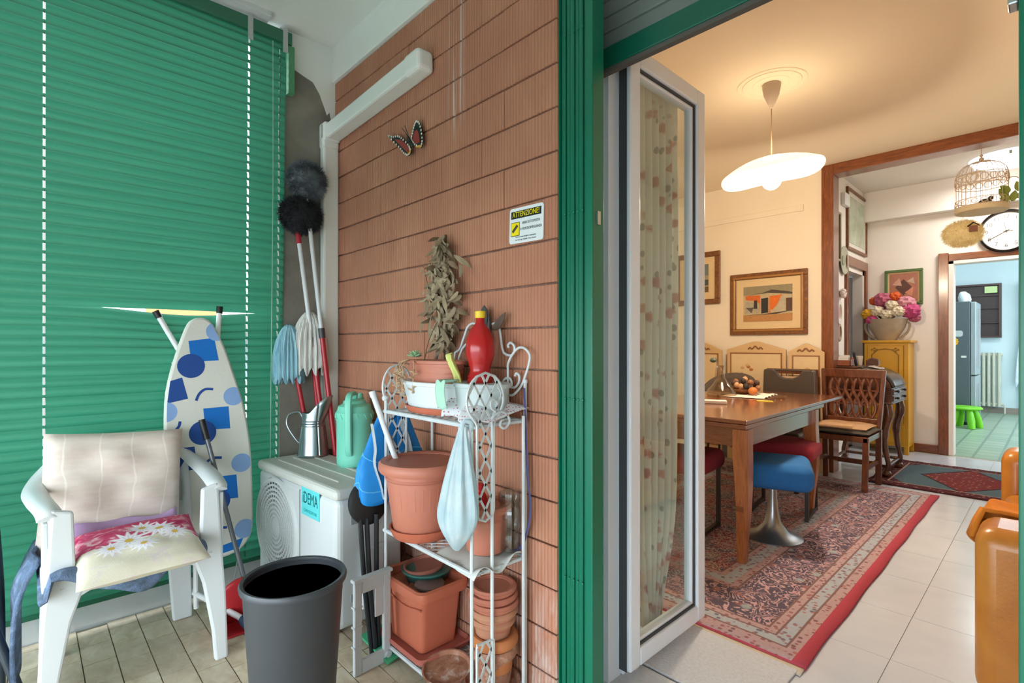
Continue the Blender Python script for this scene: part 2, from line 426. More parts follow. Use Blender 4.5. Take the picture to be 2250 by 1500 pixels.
kw = MB().box(1.6, 1.7, 7.2, 8.0, 0, 2.9).box(1.6, 1.7, 11.4, 12.3, 0, 2.9).box(1.6, 1.7, 8.0, 11.4, 0, .9).box(1.6, 1.7, 8.0, 11.4, 2.5, 2.9)
struct(kw.o('wall_kitchen_right', KITBL, smooth=False))
struct(MB().box(-2.3, 1.7, 7.15, 12.3, 2.9, 3.0).o('ceiling_kitchen', PLWHITE, smooth=False))
kf = struct(MB().box(-.42, .6, 12.15, 12.2, 0, 2.25).o('door_3', plain('pale_joinery', '#c9dfe8', .5), smooth=False, bevel=.006))
MB().box(-.36, .5, 12.13, 12.155, .05, 2.18).o('door_leaf', plain('pale_joinery2', '#d4e6ee', .5), kf, False, .006)
struct(MB().box(-2.2, -.42, 12.17, 12.2, 0, .10).o('baseboard_kitchen', plain('kb', '#8b8378', .6), smooth=False))

# street and opposite building seen through the gaps of the blind
gr = struct(MB().box(-60, 60, -60, 60, -7.2, -7.0).o('ground_street', plain('street', '#8d8f90', .9), smooth=False))
bld = T('apartment_building', 'orange apartment building with white windows beyond the green blind', 'building', (-15, 4, -7))
MB().box(-4, 0, -8, 9, 0, 9.6).o('facade', plain('pale_render', '#dedad0', .9), bld, False)
MB().box(-.1, .05, -1.9, -.4, 0, 9.6).o('orange_panel', plain('orange_render', '#d07a4e', .9), bld, False)
winm = MB().box(-.02, .06, 0, 1.1, 0, 1.5).mesh('window', plain('win_white', '#dfe3e6', .5), False)
pane = MB().box(.06, .08, .08, 1.02, .08, 1.42).mesh('pane', plain('win_glass', '#9fb4c0', .1), False)
for fz in (1.0, 4.1, 7.2):
    for wy_ in (-7, -4.6, -3.1, -.2, 1.4, 3.0, 5.0, 7.4):
        w = inst(winm, 'window', bld, (0, wy_, fz)); inst(pane, 'pane', w, (0, 0, 0))
# ------------------------------------------------------------------ lamps of the rooms and an added kitchen fill (their own light inside)
def point(name, loc, power, col, r=.06, parent=None):
    d = bpy.data.lights.new(name, 'POINT'); d.energy = power; d.color = col; d.shadow_soft_size = r
    o = bpy.data.objects.new(name, d); COL.objects.link(o); o.location = loc
    if parent: o.parent = parent
    return o
# glass pendant
pl = T('pendant_lamp', 'lit white glass pendant lamp with flared wavy shade hanging over the dining table', 'lamp', (-1.245, 3.452, 2.83))
MB().lathe([(0.0, 0), (.052, 0), (.054, -.02), (.045, -.07), (.025, -.12), (.008, -.152), (0, -.155)], 20).o('ceiling_cup', plain('lamp_grey', '#b9a896', .5), pl)
MB().tube([(0, 0, -.15), (0, 0, -.46)], .003, 6).o('cord', plain('lamp_cord', '#b08a66', .5), pl)
sh = MB()
def shade_fn(u, v):
    a = 2*PI*u; r = .02 + .275 * v
    z = -.475 - .10 * v**2.0 + .036 * math.cos(a - .81) * v**1.5 + .014 * math.cos(3*a + .4) * v**2
    return (r * math.cos(a), r * math.sin(a), z)
sh.grid(shade_fn, 48, 10)
g = G('opal_glass'); g.done('#f6efe2', .25, 0, None, .5); g.put(g.b.inputs['Emission Color'], '#ffe6c4'); g.b.inputs['Emission Strength'].default_value = .8
sh.o('shade', g.m, pl, True, solid=.006)
MB().ball((0, 0, -.605), .060, 16, 10, (1, 1, 1.1)).o('bulb', emis('bulb_glow', '#ffe9cf', 14.0), pl)
MB().tube([(0, 0, -.46), (0, 0, -.55)], .018, 10).o('socket', plain('lamp_socket', '#d9cdbb', .5), pl)
point('pendant_light', (0, 0, -.70), 66, (1.0, .83, .63), .07, pl)
point('pendant_light_up', (0, 0, -.40), 2.5, (1.0, .80, .58), .05, pl)
rose = MB()
for r, h in ((.20, .006), (.17, .008), (.11, .006)): rose.lathe([(r-.018, 0), (r-.012, -h), (r, -h), (r+.006, 0)], 40)
rose.lathe([(0, -.004), (.205, -.004), (.205, 0), (0, 0)], 40)
tag(rose.o('ceiling_rose', CEILR, loc=(-1.245, 3.452, 2.832)), 'round plaster ceiling rose above the pendant lamp', 'ceiling rose')
# hall ceiling lamp
hl = T('ceiling_lamp', 'round white glass ceiling lamp glowing in the hall', 'lamp', (-.30, 6.62, 2.92))
MB().lathe([(0, -.005), (.29, -.005), (.30, 0), (.30, .0)], 36).o('base_plate', WHITEP, hl)
MB().lathe([(0, -.10), (.10, -.095), (.19, -.075), (.26, -.035), (.28, -.008)], 36).o('glass_dish', emis('dish_glow', '#ffffff', 2.2), hl)
for a in (.6, 2.7, 4.8): MB().cb((.27*math.cos(a), .27*math.sin(a), -.035), (.02, .02, .03)).o('clip', METAL, hl, False)
ad = bpy.data.lights.new('hall_light', 'AREA'); ad.shape = 'DISK'; ad.size = .45; ad.energy = 14; ad.color = (1.0, .95, .88)
ao = bpy.data.objects.new('hall_light', ad); COL.objects.link(ao); ao.location = (0, 0, -.108); ao.parent = hl
# unseen fill lamp, added to light the kitchen
kl = T('kitchen_fill_lamp', 'added unseen ceiling lamp lighting the pale blue kitchen', 'lamp', (-.5, 9.8, 2.9))
MB().lathe([(0, -.09), (.10, -.08), (.18, -.03), (.19, 0)], 24).o('glass_dish', emis('kdish', '#eef6ff', 4.0), kl)
point('kitchen_fill_light', (0, 0, -.16), 45, (.86, .95, 1.0), .12, kl)
# ------------------------------------------------------------------ venetian blind
def m_slat():
    g = G('green_slat'); p = g.pos(); n = g.noise(g.scale(p, (1, 1.2, 30)), 1.5, 3)
    g.done(g.ramp(n, [(.3, '#1f6a50'), (.7, '#347f64')]), .36, 0, None, .6)
    tr = g.n('ShaderNodeBsdfTranslucent'); tr.inputs['Color'].default_value = lin('#45a683')
    mx = g.n('ShaderNodeMixShader'); mx.inputs[0].default_value = .12
    g.t.links.new(g.b.outputs[0], mx.inputs[1]); g.t.links.new(tr.outputs[0], mx.inputs[2]); g.t.links.new(mx.outputs[0], g.out.inputs[0])
    return g.m
SLAT = m_slat()
bl = T('venetian_blind', 'green slatted venetian blind closing off the balcony end', 'blind', (-2.65, 0, .13))
SY0, SY1, SP = -1.25, .945, .0398
CORDS = (-.70, .053, .776, .918)
def slat_mesh(sag=None, name='slat'):
    ys = sorted(set([SY0 + (SY1-SY0)*i/36 for i in range(37)] + [c + d for c in CORDS for d in (-.0034, .0034)]))
    prof = []                         # (x, z) arc, convex to the room, lower edge kicked inwards
    for q in (0, .24, .42, .60, .78, 1.0):
        a = (q - .5); z = -.0255 + .051 * q
        prof.append((.0115 * (1 - (2*a)**2) - .011 * a, z))
    mb = MB(); n = len(prof)
    for y in ys:
        s = sag(y) if sag else 0
        for x, z in prof: mb.v.append((x, y, z + s))
    for i in range(len(ys) - 1):
        mid = (ys[i] + ys[i+1]) / 2; hole = any(abs(mid - c) < .003 for c in CORDS)
        for j in range(n - 1):
            if hole and j in (1, 2, 3): continue
            mb.f.append((i*n+j, (i+1)*n+j, (i+1)*n+j+1, i*n+j+1))
    return mb.mesh(name, SLAT)
sm = slat_mesh()
def bx(z): return -.0286 * (2.70 - z)
K = 64
bump_ = lambda y, a, c, w: -a * math.exp(-((y - c) / w) ** 2)
kgap = int((1.335 - .155) / SP)
for k in range(K):
    z = .155 + k * SP
    me = sm
    d = kgap - k
    if 0 <= d <= 3:
        amp = (.030, .023, .015, .008)[d]; me = slat_mesh(lambda y: bump_(y, amp, .53, .27))
    if d == -1: me = slat_mesh(lambda y: -bump_(y, .003, .45, .3))
    inst(me, 'slat', bl, (bx(z), 0, z - .13), (0, random.uniform(-.02, .03), 0))
for i, c in enumerate(CORDS):
    MB().tube([(bx(z) + .008, c, z - .13) for z in (.14, .7, 1.3, 1.9, 2.66)], .0013, 5).o('ladder_cord', plain('cord_green', '#3f6f5b', .7), bl)
MB().box(-.03, .03, SY0, .97, 2.665-.13, 2.725-.13).o('headrail', plain('headrail_green', '#2f6b52', .4), bl, False, .003)
MB().box(-.02, .02, .955, .985, 2.43-.13, 2.665-.13).o('end_plate', plain('headrail_green2', '#4b8a62', .4), bl, False, .002)
for y in (-.30, .775, .935): MB().box(.030, .036, y-.011, y+.011, 2.615-.13, 2.735-.13).o('bracket', plain('bracket_grey', '#a9b0ae', .4), bl, False)
MB().box(-.012, .012, SY0, SY1, .108-.13+.0, .128-.13, Matrix.Translation((bx(.12), 0, 0))).o('bottom_rail', plain('rail_green', '#17593f', .4), bl, False, .003)
MB().tube(spline([(.035, .875, 2.52), (.034, .876, 1.9), (.028, .872, 1.2), (.02, .868, .55), (.02, .866, .3)], 6), .0022, 6).o('pull_cord', plain('cord_green2', '#8fb5a0', .7), bl)
struct(MB().box(-2.70, -2.58, -1.4, .86, 2.742, 2.767).o('trim_7', plain('ceiling_rail', '#c9cfcf', .5), smooth=False, bevel=.003))

# ------------------------------------------------------------------ folded green security gate, roller shutter
def gate(name, label, x0, n, w, y0, z1=2.27):
    t = T(name, label, 'gate', (x0, y0, .012))
    for i in range(n):
        a = i * w
        MB().box(a + .0012, a + w - .0012, -.012 + (.004 if i % 2 else 0), .012, 0, z1).o('bar', GREEN, t, False, .003, seg=1)
    for z in (.43, .99, 1.57, 2.13):
        for i in range(n - 1): MB().lathe([(0, 0), (.0045, 0), (.004, .002), (0, .003)], 8, M=Matrix.Translation(((i + 1) * w, -.013, z)) @ rotm(PI/2)).o('rivet', GREEN, t)
    return t
gt = gate('security_gate', 'green folding metal security gate pushed back against the brick wall', -1.080, 6, .0175, 1.248)
MB().box(.105, .132, -.022, .035, 0, 2.27).o('stile', GREEN, gt, False, .003)
MB().box(-.006, .14, -.026, .04, 2.27, 2.32).o('top_rail', plain('green_enamel_dark', '#064a3b', .4), gt, False, .003)
MB().box(-.004, .0, -.02, .02, 0, 2.27).o('wall_angle', GREEN, gt, False)
MB().box(.131, .137, -.002, .012, 1.52, 1.56).o('latch_keep', METAL, gt, False)
gt2 = T('security_gate', 'teal green metal gate post beside the open room doorway', 'gate', (-.044, 1.25, .012))
MB().box(0, .03, -.02, .03, 0, 2.27).o('stile', GREEN, gt2, False, .003)
for i in range(3): MB().box(.03+i*.0175+.001, .03+(i+1)*.0175-.001, -.01, .015, 0, 2.27).o('bar', GREEN, gt2, False, .003, seg=1)
MB().box(-.014, .0, -.016, .02, 1.745, 1.84).o('lock_case', METAL, gt2, False, .003)
rs = T('roller_shutter', 'grey green roller shutter rolled up above the doorway', 'shutter', (-1.085, 1.41, 2.085))
SHG = plain('shutter_slat', '#6c7672', .5, 0, .08)
for k in range(8): MB().box(0, 1.06, -.008, .008, .07 + k*.052, .07 + k*.052 + .050).o('slat', SHG, rs, False, .006)
MB().box(0, 1.06, -.016, .012, 0, .068).o('bottom_bar', plain('shutter_bar', '#0a5a47', .38), rs, False, .004)
MB().box(0, 1.06, -.012, .010, -.014, .0).o('rubber_seal', plain('seal', '#57534e', .8), rs, False)
struct(MB().box(-1.12, -1.082, 1.285, 1.44, 0, 2.6).o('trim_8', plain('shutter_guide', '#14523f', .45), smooth=False, bevel=.003))

# ------------------------------------------------------------------ white door frame and open glazed leaf
fr = struct(MB().box(-1.115, -1.075, 1.44, 1.60, .012, 2.24).o('door_4', ALU, smooth=False, bevel=.002))
def fbox(n, *a, m=ALU, b=.002): return MB().box(*a).o(n, m, fr, False, b)
fbox('jamb_profile', -1.075, -1.052, 1.45, 1.52, .012, 2.24)
fbox('gasket', -1.074, -1.064, 1.52, 1.526, .012, 2.24, m=ALUG, b=0)
fbox('jamb_profile', -1.075, -1.045, 1.526, 1.57, .012, 2.24)
fbox('gasket', -1.070, -1.040, 1.57, 1.576, .012, 2.24, m=ALUG, b=0)
fbox('jamb_profile', -1.075, -1.030, 1.576, 1.60, .012, 2.24)
fbox('head_profile', -1.075, -.03, 1.50, 1.60, 2.205, 2.24)
for z in (.16, 1.07):
    h = MB().box(-1.056, -1.010, 1.522, 1.530, z, z + .095).o('hinge', WHITEP, fr, False, .002)
    MB().tube([(-1.014, 1.521, z - .01), (-1.014, 1.521, z + .105)], .008, 10).o('hinge_pin', WHITEP, h)
    for dz in (.02, .075): MB().ball((-1.04, 1.521, z + dz), .003, 8, 5).o('screw', METAL, h)
lfr = T('glazed_door_leaf', 'open white aluminium door leaf with a full height glass pane', 'door', (-1.0, 1.505, .045))
LW, LH = .545, 2.165
def leaf_frame(x0, x1, ins, w):
    mb = MB(); y0, y1, z0, z1 = ins, LW - ins, ins, LH - ins
    return mb.box(x0, x1, y0, y0 + w, z0, z1).box(x0, x1, y1 - w, y1, z0, z1).box(x0, x1, y0 + w, y1 - w, z0, z0 + w).box(x0, x1, y0 + w, y1 - w, z1 - w, z1)
leaf_frame(-.055, 0, 0, .062).o('frame', ALU, lfr, False, .006)
leaf_frame(-.048, -.012, .062, .008).o('seal', ALUG, lfr, False)
leaf_frame(-.052, -.018, .070, .012).o('glazing_bead', ALU, lfr, False, .003)
def m_glass(name, tint='#f3f8f6', gl=.8, base=.035):
    g = G(name); t = g.n('ShaderNodeBsdfTransparent'); t.inputs[0].default_value = lin(tint)
    q = g.n('ShaderNodeBsdfGlossy'); q.inputs['Roughness'].default_value = .02
    fz = g.n('ShaderNodeLayerWeight'); fz.inputs[0].default_value = .5
    mx = g.n('ShaderNodeMixShader'); g.put(mx.inputs[0], g.math('ADD', g.math('MULTIPLY', g.math('POWER', fz.outputs['Facing'], 4.0), gl), base))
    g.t.links.new(t.outputs[0], mx.inputs[1]); g.t.links.new(q.outputs[0], mx.inputs[2]); g.t.links.new(mx.outputs[0], g.out.inputs[0])
    g.t.nodes.remove(g.b); return g.m
GLASS = m_glass('window_glass')
MB().box(-.040, -.030, .08, LW - .08, .08, LH - .08).o('pane', GLASS, lfr, False)
MB().box(-.045, -.015, -.004, .0, .0, LH).o('edge_gasket', ALUG, lfr, False)
# floral curtain gathered behind the leaf
def m_curtain():
    g = G('floral_curtain'); v = g.coord('UV')
    cv = g.scale(v, (8, 8, 8)); p = v
    d = g.voro(cv, 1.7); c = g.voro(cv, 1.7, out='Color'); cs = g.xyz(c)
    d2 = g.voro(g.scale(v, (9, 5, 8)), 3.4); cs2 = g.xyz(g.voro(g.scale(v, (9, 5, 8)), 3.4, out='Color'))
    nz = g.noise(p, 60, 3)
    base = g.mix(nz, '#eeece4', '#f8f6ee')
    flower = g.math('MULTIPLY', g.step(g.math('ADD', d, g.math('MULTIPLY', nz, .25)), .50, .34), g.math('GREATER_THAN', cs[0], .30))
    base = g.mix(g.math('MULTIPLY', flower, .8), base, g.mix(cs[1], '#c9807c', '#d9a494'))
    leaf = g.math('MULTIPLY', g.step(d2, .30, .20), g.math('GREATER_THAN', cs2[0], .42))
    base = g.mix(g.math('MULTIPLY', leaf, .55), base, g.mix(cs2[1], '#5d6f63', '#7c6a62'))
    g.done(base, .9)
    tr = g.n('ShaderNodeBsdfTranslucent'); g.put(tr.inputs[0], base)
    mx = g.n('ShaderNodeMixShader'); mx.inputs[0].default_value = .45
    g.t.links.new(g.b.outputs[0], mx.inputs[1]); g.t.links.new(tr.outputs[0], mx.inputs[2]); g.t.links.new(mx.outputs[0], g.out.inputs[0])
    return g.m
CURT = m_curtain()
def curt(u, v):
    z = .06 + 2.22 * v
    pinch = 1 - .55 * math.exp(-((z - .05) / .28) ** 2)
    yc = 1.70 + .31 * u * pinch + .10 * (1 - pinch)
    x = -1.118 + .042 * math.sin(u * PI * 11 + .6 * math.sin(3 * z)) * (.6 + .4 * pinch) - .02 * u
    return (x, yc, z)
CU = MB().grid(curt, 70, 30).o('floral_curtain', CURT, solid=.0015)
uvl = CU.data.uv_layers.new(name='UVMap')
for lp in CU.data.loops: i_, j_ = divmod(lp.vertex_index, 31); uvl.data[lp.index].uv = (i_/70*.62, j_/30*2.2)
tag(CU, 'cream floral curtain gathered behind the glass door leaf', 'curtain')
# ------------------------------------------------------------------ balcony: chair, cushions, ironing board, bin, outdoor unit, mops
def pillow(w, d, t, nu=18, nv=18, pinch=.06, wob=.0, seed=1, p=2.6):
    rnd = random.Random(seed); ph = [rnd.uniform(0, 6.28) for _ in range(6)]
    mb = MB()
    def side(sg):
        def f(u, v):
            a, b = 2*u - 1, 2*v - 1
            e = max(0.0, (1 - abs(a)**p) * (1 - abs(b)**p))
            h = t/2 * e**.42
            x = a * w/2 * (1 - pinch * (1 - b*b)); y = b * d/2 * (1 - pinch * (1 - a*a))
            h += wob * e * (math.sin(7*a + ph[0]) * math.cos(5*b + ph[1]) + .6*math.sin(11*b + ph[2] + 3*a))
            return (x, y, sg * h)
        return f
    mb.grid(side(1), nu, nv); b0 = len(mb.v); mb.grid(side(-1), nu, nv)
    n0 = nu * nv; mb.f = mb.f[:n0] + [f[::-1] for f in mb.f[n0:]]
    return mb
WP = plain('monobloc_white', '#d9dfe1', .36, 0, .03, 5)
ch = T('plastic_armchair', 'white plastic garden armchair holding cushions', 'chair', (-2.345, .285, 0), .02)
def seat_f(u, v):
    x = -.215 + .43*u; y = (v - .5) * .42; z = .425 - .018*math.sin(PI*u) * math.cos((v-.5)*2.4) + .006*u
    if u > .9: z -= (u - .9) * .25
    return (x, y, z)
MB().grid(seat_f, 20, 12).o('seat', WP, ch, solid=.012)
# front apron with its rounded arch
ap = [(-.225, .425), (.225, .425), (.225, .295)] + [(.195 - .075*(1-math.cos(a)), .295 + .09*math.sin(a)) for a in [i*PI/12 for i in range(1, 7)]]
ap += [(-.195 + .075*(1-math.cos(a)), .295 + .09*math.sin(a)) for a in [i*PI/12 for i in range(6, 0, -1)]] + [(-.225, .295)]
MYZ = Matrix(((0, 0, 1, 0), (1, 0, 0, 0), (0, 1, 0, 0), (0, 0, 0, 1)))   # (a,b,c) -> x=c, y=a, z=b
MB().prism(ap, .198, .212, MYZ).o('apron', WP, ch, False, .004)
for s in (-1, 1):
    # front leg: outer flange and front flange, tapering down
    fl_ = [(s*.232, .66), (s*.178, .645), (s*.172, .44), (s*.150, .40), (s*.182, .30), (s*.212, .12), (s*.222, 0), (s*.266, 0), (s*.258, .25), (s*.245, .42)]
    if s < 0: fl_ = fl_[::-1]
    lg = MB().prism(fl_, .190, .216, MYZ); lg.o('leg', WP, ch, False, .008)
    sd = [(.205, .62), (.20, .42), (.19, .0), (.145, .0), (.120, .30), (.085, .41), (.06, .425), (.06, .45), (.15, .46), (.165, .62)]
    MXZ = Matrix(((1, 0, 0, 0), (0, 0, 1, 0), (0, 1, 0, 0), (0, 0, 0, 1)))
    MB().prism(sd, min(s*.238, s*.252), max(s*.238, s*.252), MXZ).o('leg_flange', WP, ch, False, .004)
    # rear leg
    rl = [(s*.235, .46), (s*.150, .46), (s*.158, .25), (s*.175, 0), (s*.245, 0), (s*.240, .25)]
    if s < 0: rl = rl[::-1]
    MB().prism(rl, -.245, -.215, MYZ).o('leg', WP, ch, False, .006)
    # arm sweeping back into the backrest
    path = spline([(.212, s*.235, .635), (.18, s*.236, .655), (.05, s*.25, .66), (-.10, s*.258, .665), (-.20, s*.24, .69), (-.262, s*.19, .745)], 6)
    mb = MB(); n = 10; ring = []
    for i, p in enumerate(path):
        t = (path[min(i+1, len(path)-1)] - path[max(i-1, 0)]).normalized(); sde = Vector((0, 0, 1)).cross(t).normalized(); up = t.cross(sde)
        w = .030 + .006*math.sin(i/len(path)*PI)
        for k in range(n):
            a = 2*PI*k/n; mb.v.append(tuple(p + sde * (w*math.cos(a)) + up * (.013*math.sin(a) - .010*abs(math.cos(a))**3)))
    for i in range(len(path)-1):
        for k in range(n): mb.f.append((i*n+k, i*n+(k+1) % n, (i+1)*n+(k+1) % n, (i+1)*n+k)[::-1])
    mb.f += [tuple(range(n)), tuple((len(path)-1)*n + k for k in range(n))[::-1]]
    mb.o('arm', WP, ch)
def back_f(u, v):
    y = (u - .5) * .46; z = .43 + .37*v - .05*abs(2*u-1)**3 * v; x = -.215 - .09*v + .06*(2*u-1)**2
    return (x, y, z)
MB().grid(back_f, 18, 12, skip=lambda i, j: i % 3 == 1 and 3 <= j <= 9).o('backrest', WP, ch, solid=.012)

def m_beige():
    g = G('beige_ticking'); v = g.coord(); o = g.xyz(v)
    n = g.noise(g.scale(v, (2, 9, 2)), 4, 4)
    c = g.ramp(n, [(.3, '#d3c3b8'), (.7, '#e2d6cc')])
    ln = g.wave(v, 3.1, 2.2, 'X', 2, 1.5)
    c = g.mix(g.math('MULTIPLY', g.step(ln, .985, 1.0), .5), c, '#f2ece4')
    return g.done(c, .95, 0, g.bump(g.math('ADD', g.noise(v, 6, 3), g.math('MULTIPLY', g.noise(v, 260, 2), .05)), .35, .02))
cu = tag(pillow(.43, .44, .14, 26, 26, .03, .008, 3, 4.5).o('back_cushion', m_beige(), loc=(-2.455, .262, .63), rot=(0, 0, 0)),
         'plain beige quilted cushion propped against the plastic armchair back', 'cushion')
# local x -> world Y, local y -> up (leaning back), normal -> +X
def axes(o, loc, xa, ya):
    xa = Vector(xa).normalized(); ya = Vector(ya); ya = (ya - xa*ya.dot(xa)).normalized(); za = xa.cross(ya)
    M = Matrix((xa, ya, za)).transposed().to_4x4(); M.translation = Vector(loc)
    o.matrix_world = M; return o
axes(cu, (-2.462, .248, .622), (.04, 1, -.06), (-.24, .07, 1))
def m_floral():
    g = G('daisy_print'); v = g.coord(); o = g.xyz(v)
    n = g.noise(v, 9, 4, .8)
    # cream ground, a magenta patch towards the chair back, daisies in the middle
    up = g.step(g.math('ADD', o[1], g.math('MULTIPLY', g.math('SUBTRACT', n, .5), .16)), -.005, .012)
    c = g.mix(n, '#cfc7a8', '#ebe6d8'); c = g.mix(g.math('MULTIPLY', g.step(g.noise(v, 22, 4, 1.0), .52, .66), .5), c, '#d9c4cf')
    c = g.mix(up, c, g.ramp(g.noise(v, 24, 4, 1.2), [(.35, '#b81f58'), (.55, '#cf5577'), (.68, '#e9c3c6')]))
    for (dx, dy, r) in ((-.03, .00, .066), (.06, .045, .064), (.015, .08, .056), (-.08, -.03, .052), (.005, -.05, .05), (.10, .0, .05)):
        px = g.math('SUBTRACT', o[0], dx); py = g.math('SUBTRACT', o[1], dy)
        rad = g.math('SQRT', g.math('ADD', g.math('MULTIPLY', px, px), g.math('MULTIPLY', py, py)))
        ang = g.math('ARCTAN2', py, px)
        pet = g.math('ADD', rad, g.math('MULTIPLY', g.math('ABSOLUTE', g.math('SINE', g.math('MULTIPLY', ang, 6.0))), r*.45))
        c = g.mix(g.step(pet, r*1.05, r*.85), c, '#f1eef4')
        c = g.mix(g.step(pet, r*.62, r*.5), c, '#ddd2e4')
        c = g.mix(g.step(rad, r*.22, r*.16), c, '#d8b24a')
    return g.done(c, .9, 0, g.bump(g.noise(v, 200, 2), .2, .002))
fc = tag(pillow(.35, .37, .075, 22, 22, .04, .004, 5).o('daisy_cushion', m_floral()), 'pink and cream daisy print cushion lying on the white armchair seat', 'cushion')
axes(fc, (-2.145, .285, .480), (.02, 1, .02), (-1, .02, .16))
# folded lilac cloth tucked behind, jeans under the cushions
def cloth(fn, name, mat, label, cat, nu=20, nv=20, th=.004):
    return tag(MB().grid(fn, nu, nv).o(name, mat, solid=th), label, cat)
cloth(lambda u, v: (-2.33 - .05*v + .012*math.sin(9*u), .075 + .35*u, .498 + .045*math.sin(PI*v) * (.8+.2*math.sin(7*u)) + .006*math.sin(13*u)), 'lilac_cloth',
      plain('lilac', '#b79ac4', .95, 0, .12, 20, .4), 'folded lilac cloth tucked behind the daisy print cushion', 'cloth', 24, 10)
def m_denim():
    g = G('denim'); v = g.pos(); n = g.noise(v, 26, 5, .5); f = g.noise(v, 260, 2)
    c = g.ramp(n, [(.3, '#26374f'), (.55, '#48658c'), (.8, '#8fa3bb')])
    return g.done(g.mix(g.math('MULTIPLY', f, .35), c, '#a9b6c4'), .95, 0, g.bump(g.math('ADD', n, g.math('MULTIPLY', f, .4)), .6, .01))
DEN = m_denim()
def jeans(u, v):
    x = -2.40 + .37*u; y = .03 + .44*v
    z = .458 + .018*math.sin(8*v+3*u) * math.sin(5*u+1) + .012*math.sin(17*v)
    if v < .06: z -= .05
    hang = max(0, u - .80)/.20
    if hang > 0: x = -2.098 + .026*math.sin(hang*2) ; z -= .085*hang * math.exp(-((v-.52)/.22)**2) + .01*hang
    return (x, y, z)
cloth(jeans, 'blue_jeans', DEN, 'crumpled blue jeans spread under the cushions on the armchair seat', 'jeans', 30, 30, .012)
def jeans2(u, v):
    x = -2.50 + .24*u + .015*math.sin(7*v); z = .475 - .36*v + .03*math.sin(5*u+1)*v; y = .028 - .050*math.sin(min(1, 2.6*v)*PI/2) + .008*math.sin(8*u + 4*v)
    return (x, y, z)
cloth(jeans2, 'hanging_jeans', DEN, 'worn blue jeans hanging down beside the white armchair', 'jeans', 24, 16, .012)

# ------------------------------------------------------------------ ironing board
ib = bpy.data.objects.new('ironing_board', None); COL.objects.link(ib); ib.empty_display_size = .05
tag(ib, 'folded ironing board with blue shapes on its white cover, leaning on the blind', 'ironing board')
axes(ib, (-2.532, .672, .19), (-.0108, .9945, .1037), (-.0830, -.1043, .9910))
outl = [(.02, .045), (.075, .075), (.108, .14), (.128, .30), (.142, .45), (.146, .56), (.140, .70), (.122, .82), (.095, .97), (.062, 1.075), (.035, 1.105), (.010, 1.112), (-.020, 1.105), (-.050, 1.07), (-.108, .94), (-.155, .80), (-.178, .65), (-.190, .50), (-.198, .36), (-.200, .25), (-.185, .13), (-.14, .07), (-.06, .045)]
so = [(p.x, p.y) for p in spline([(a, b, 0) for a, b in outl], 3, True)]
IBC = plain('ironing_cover', '#d6d8cf', .9, 0, .05, 8, .2, 90)
MB().prism(so, -.03, 0).o('cover', IBC, ib, True, .010, ang=30)
MB().prism([(x*.97, .03 + y*.955) for x, y in so], -.045, -.03).o('board', METAL, ib, False)
PB, PD, PL = plain('print_blue', '#0f6fc4', .85), plain('print_navy', '#1f4a93', .85), plain('print_sky', '#86a9da', .85)
def pr(name, pts, m, z=.0006): MB().prism(pts, .0002, z).o(name, m, ib, False)
def disc(c, r, n=26): return [(c[0] + r*math.cos(2*PI*k/n), c[1] + r*math.sin(2*PI*k/n)) for k in range(n)]
cut = lambda pts, lo, hi: [(max(lo(y), min(hi(y), x)), y) for x, y in pts]
def edge(y, side):
    best = None
    for i in range(len(so)):
        a, b = so[i], so[(i+1) % len(so)]
        if (a[1]-y)*(b[1]-y) <= 0 and a[1] != b[1]:
            x = a[0] + (b[0]-a[0])*(y-a[1])/(b[1]-a[1])
            if best is None or side*x > side*best: best = x
    return best if best is not None else 0
clipb = lambda pts: cut(pts, lambda y: edge(y, -1)+.008, lambda y: edge(y, 1)-.008)
for q in ([(-.046, 1.012), (.056, 1.016), (.061, .913), (-.047, .92)], [(-.026, .709), (.075, .70), (.069, .60), (-.03, .616)], [(-.029, .403), (.068, .388), (.062, .283), (-.031, .300)], [(-.04, .096), (.06, .10), (.038, .062), (-.039, .062)]): pr('printed_square', clipb(q), PB)
for q in ([(-.150, .848), (-.089, .857), (-.078, .762), (-.166, .755)], [(-.150, .56), (-.079, .552), (-.080, .455), (-.140, .456)]): pr('printed_square', clipb(q), PD)
for c in ((-.049, .902), (-.041, .604), (-.023, .293)): pr('printed_disc', clipb(disc(c, .053)), PD, .0009)
for c in ((.101, .742), (.095, .435), (.070, .138), (.068, 1.043), (-.165, .719)): pr('printed_disc', clipb(disc(c, .042)), PL, .0007)
for a in ([(-.049, .748), (-.033, .776), (-.008, .792), (.023, .787)], [(-.053, .44), (-.042, .471), (-.017, .485), (.019, .478)], [(-.168, .634), (-.149, .632), (-.127, .649), (-.119, .671)], [(-.159, .326), (-.141, .334), (-.128, .355)], [(-.04, .165), (-.021, .173), (.001, .168)]):
    s_ = spline([(x, y, 0) for x, y in a], 6); L_, R_ = [], []
    for i, p in enumerate(s_):
        t = (s_[min(i+1, len(s_)-1)] - s_[max(i-1, 0)]).normalized(); nn = Vector((-t.y, t.x, 0)) * .0055
        L_.append(((p+nn).x, (p+nn).y)); R_.append(((p-nn).x, (p-nn).y))
    pr('printed_arc', (L_ + R_[::-1])[::-1], PD)
for a, b in (((-.060, .93, -.046), (-.140, 1.145, -.042)), ((.068, .95, -.046), (.105, 1.150, -.042))):
    lg = MB().tube([a, b], .011, 10).o('leg', WHITEP, ib)
    d = (Vector(b) - Vector(a)).normalized(); MB().tube([Vector(b) - d*.02, Vector(b) + d*.012], .0135, 10).o('foot_cap', BLACK, lg)
MB().tube([(-.10, .93, -.060), (.08, .30, -.060)], .010, 8).o('leg', WHITEP, ib)
MB().tube([(-.105, .25, -.052), (-.15, -.14, -.035)], .010, 8).o('leg', WHITEP, ib)
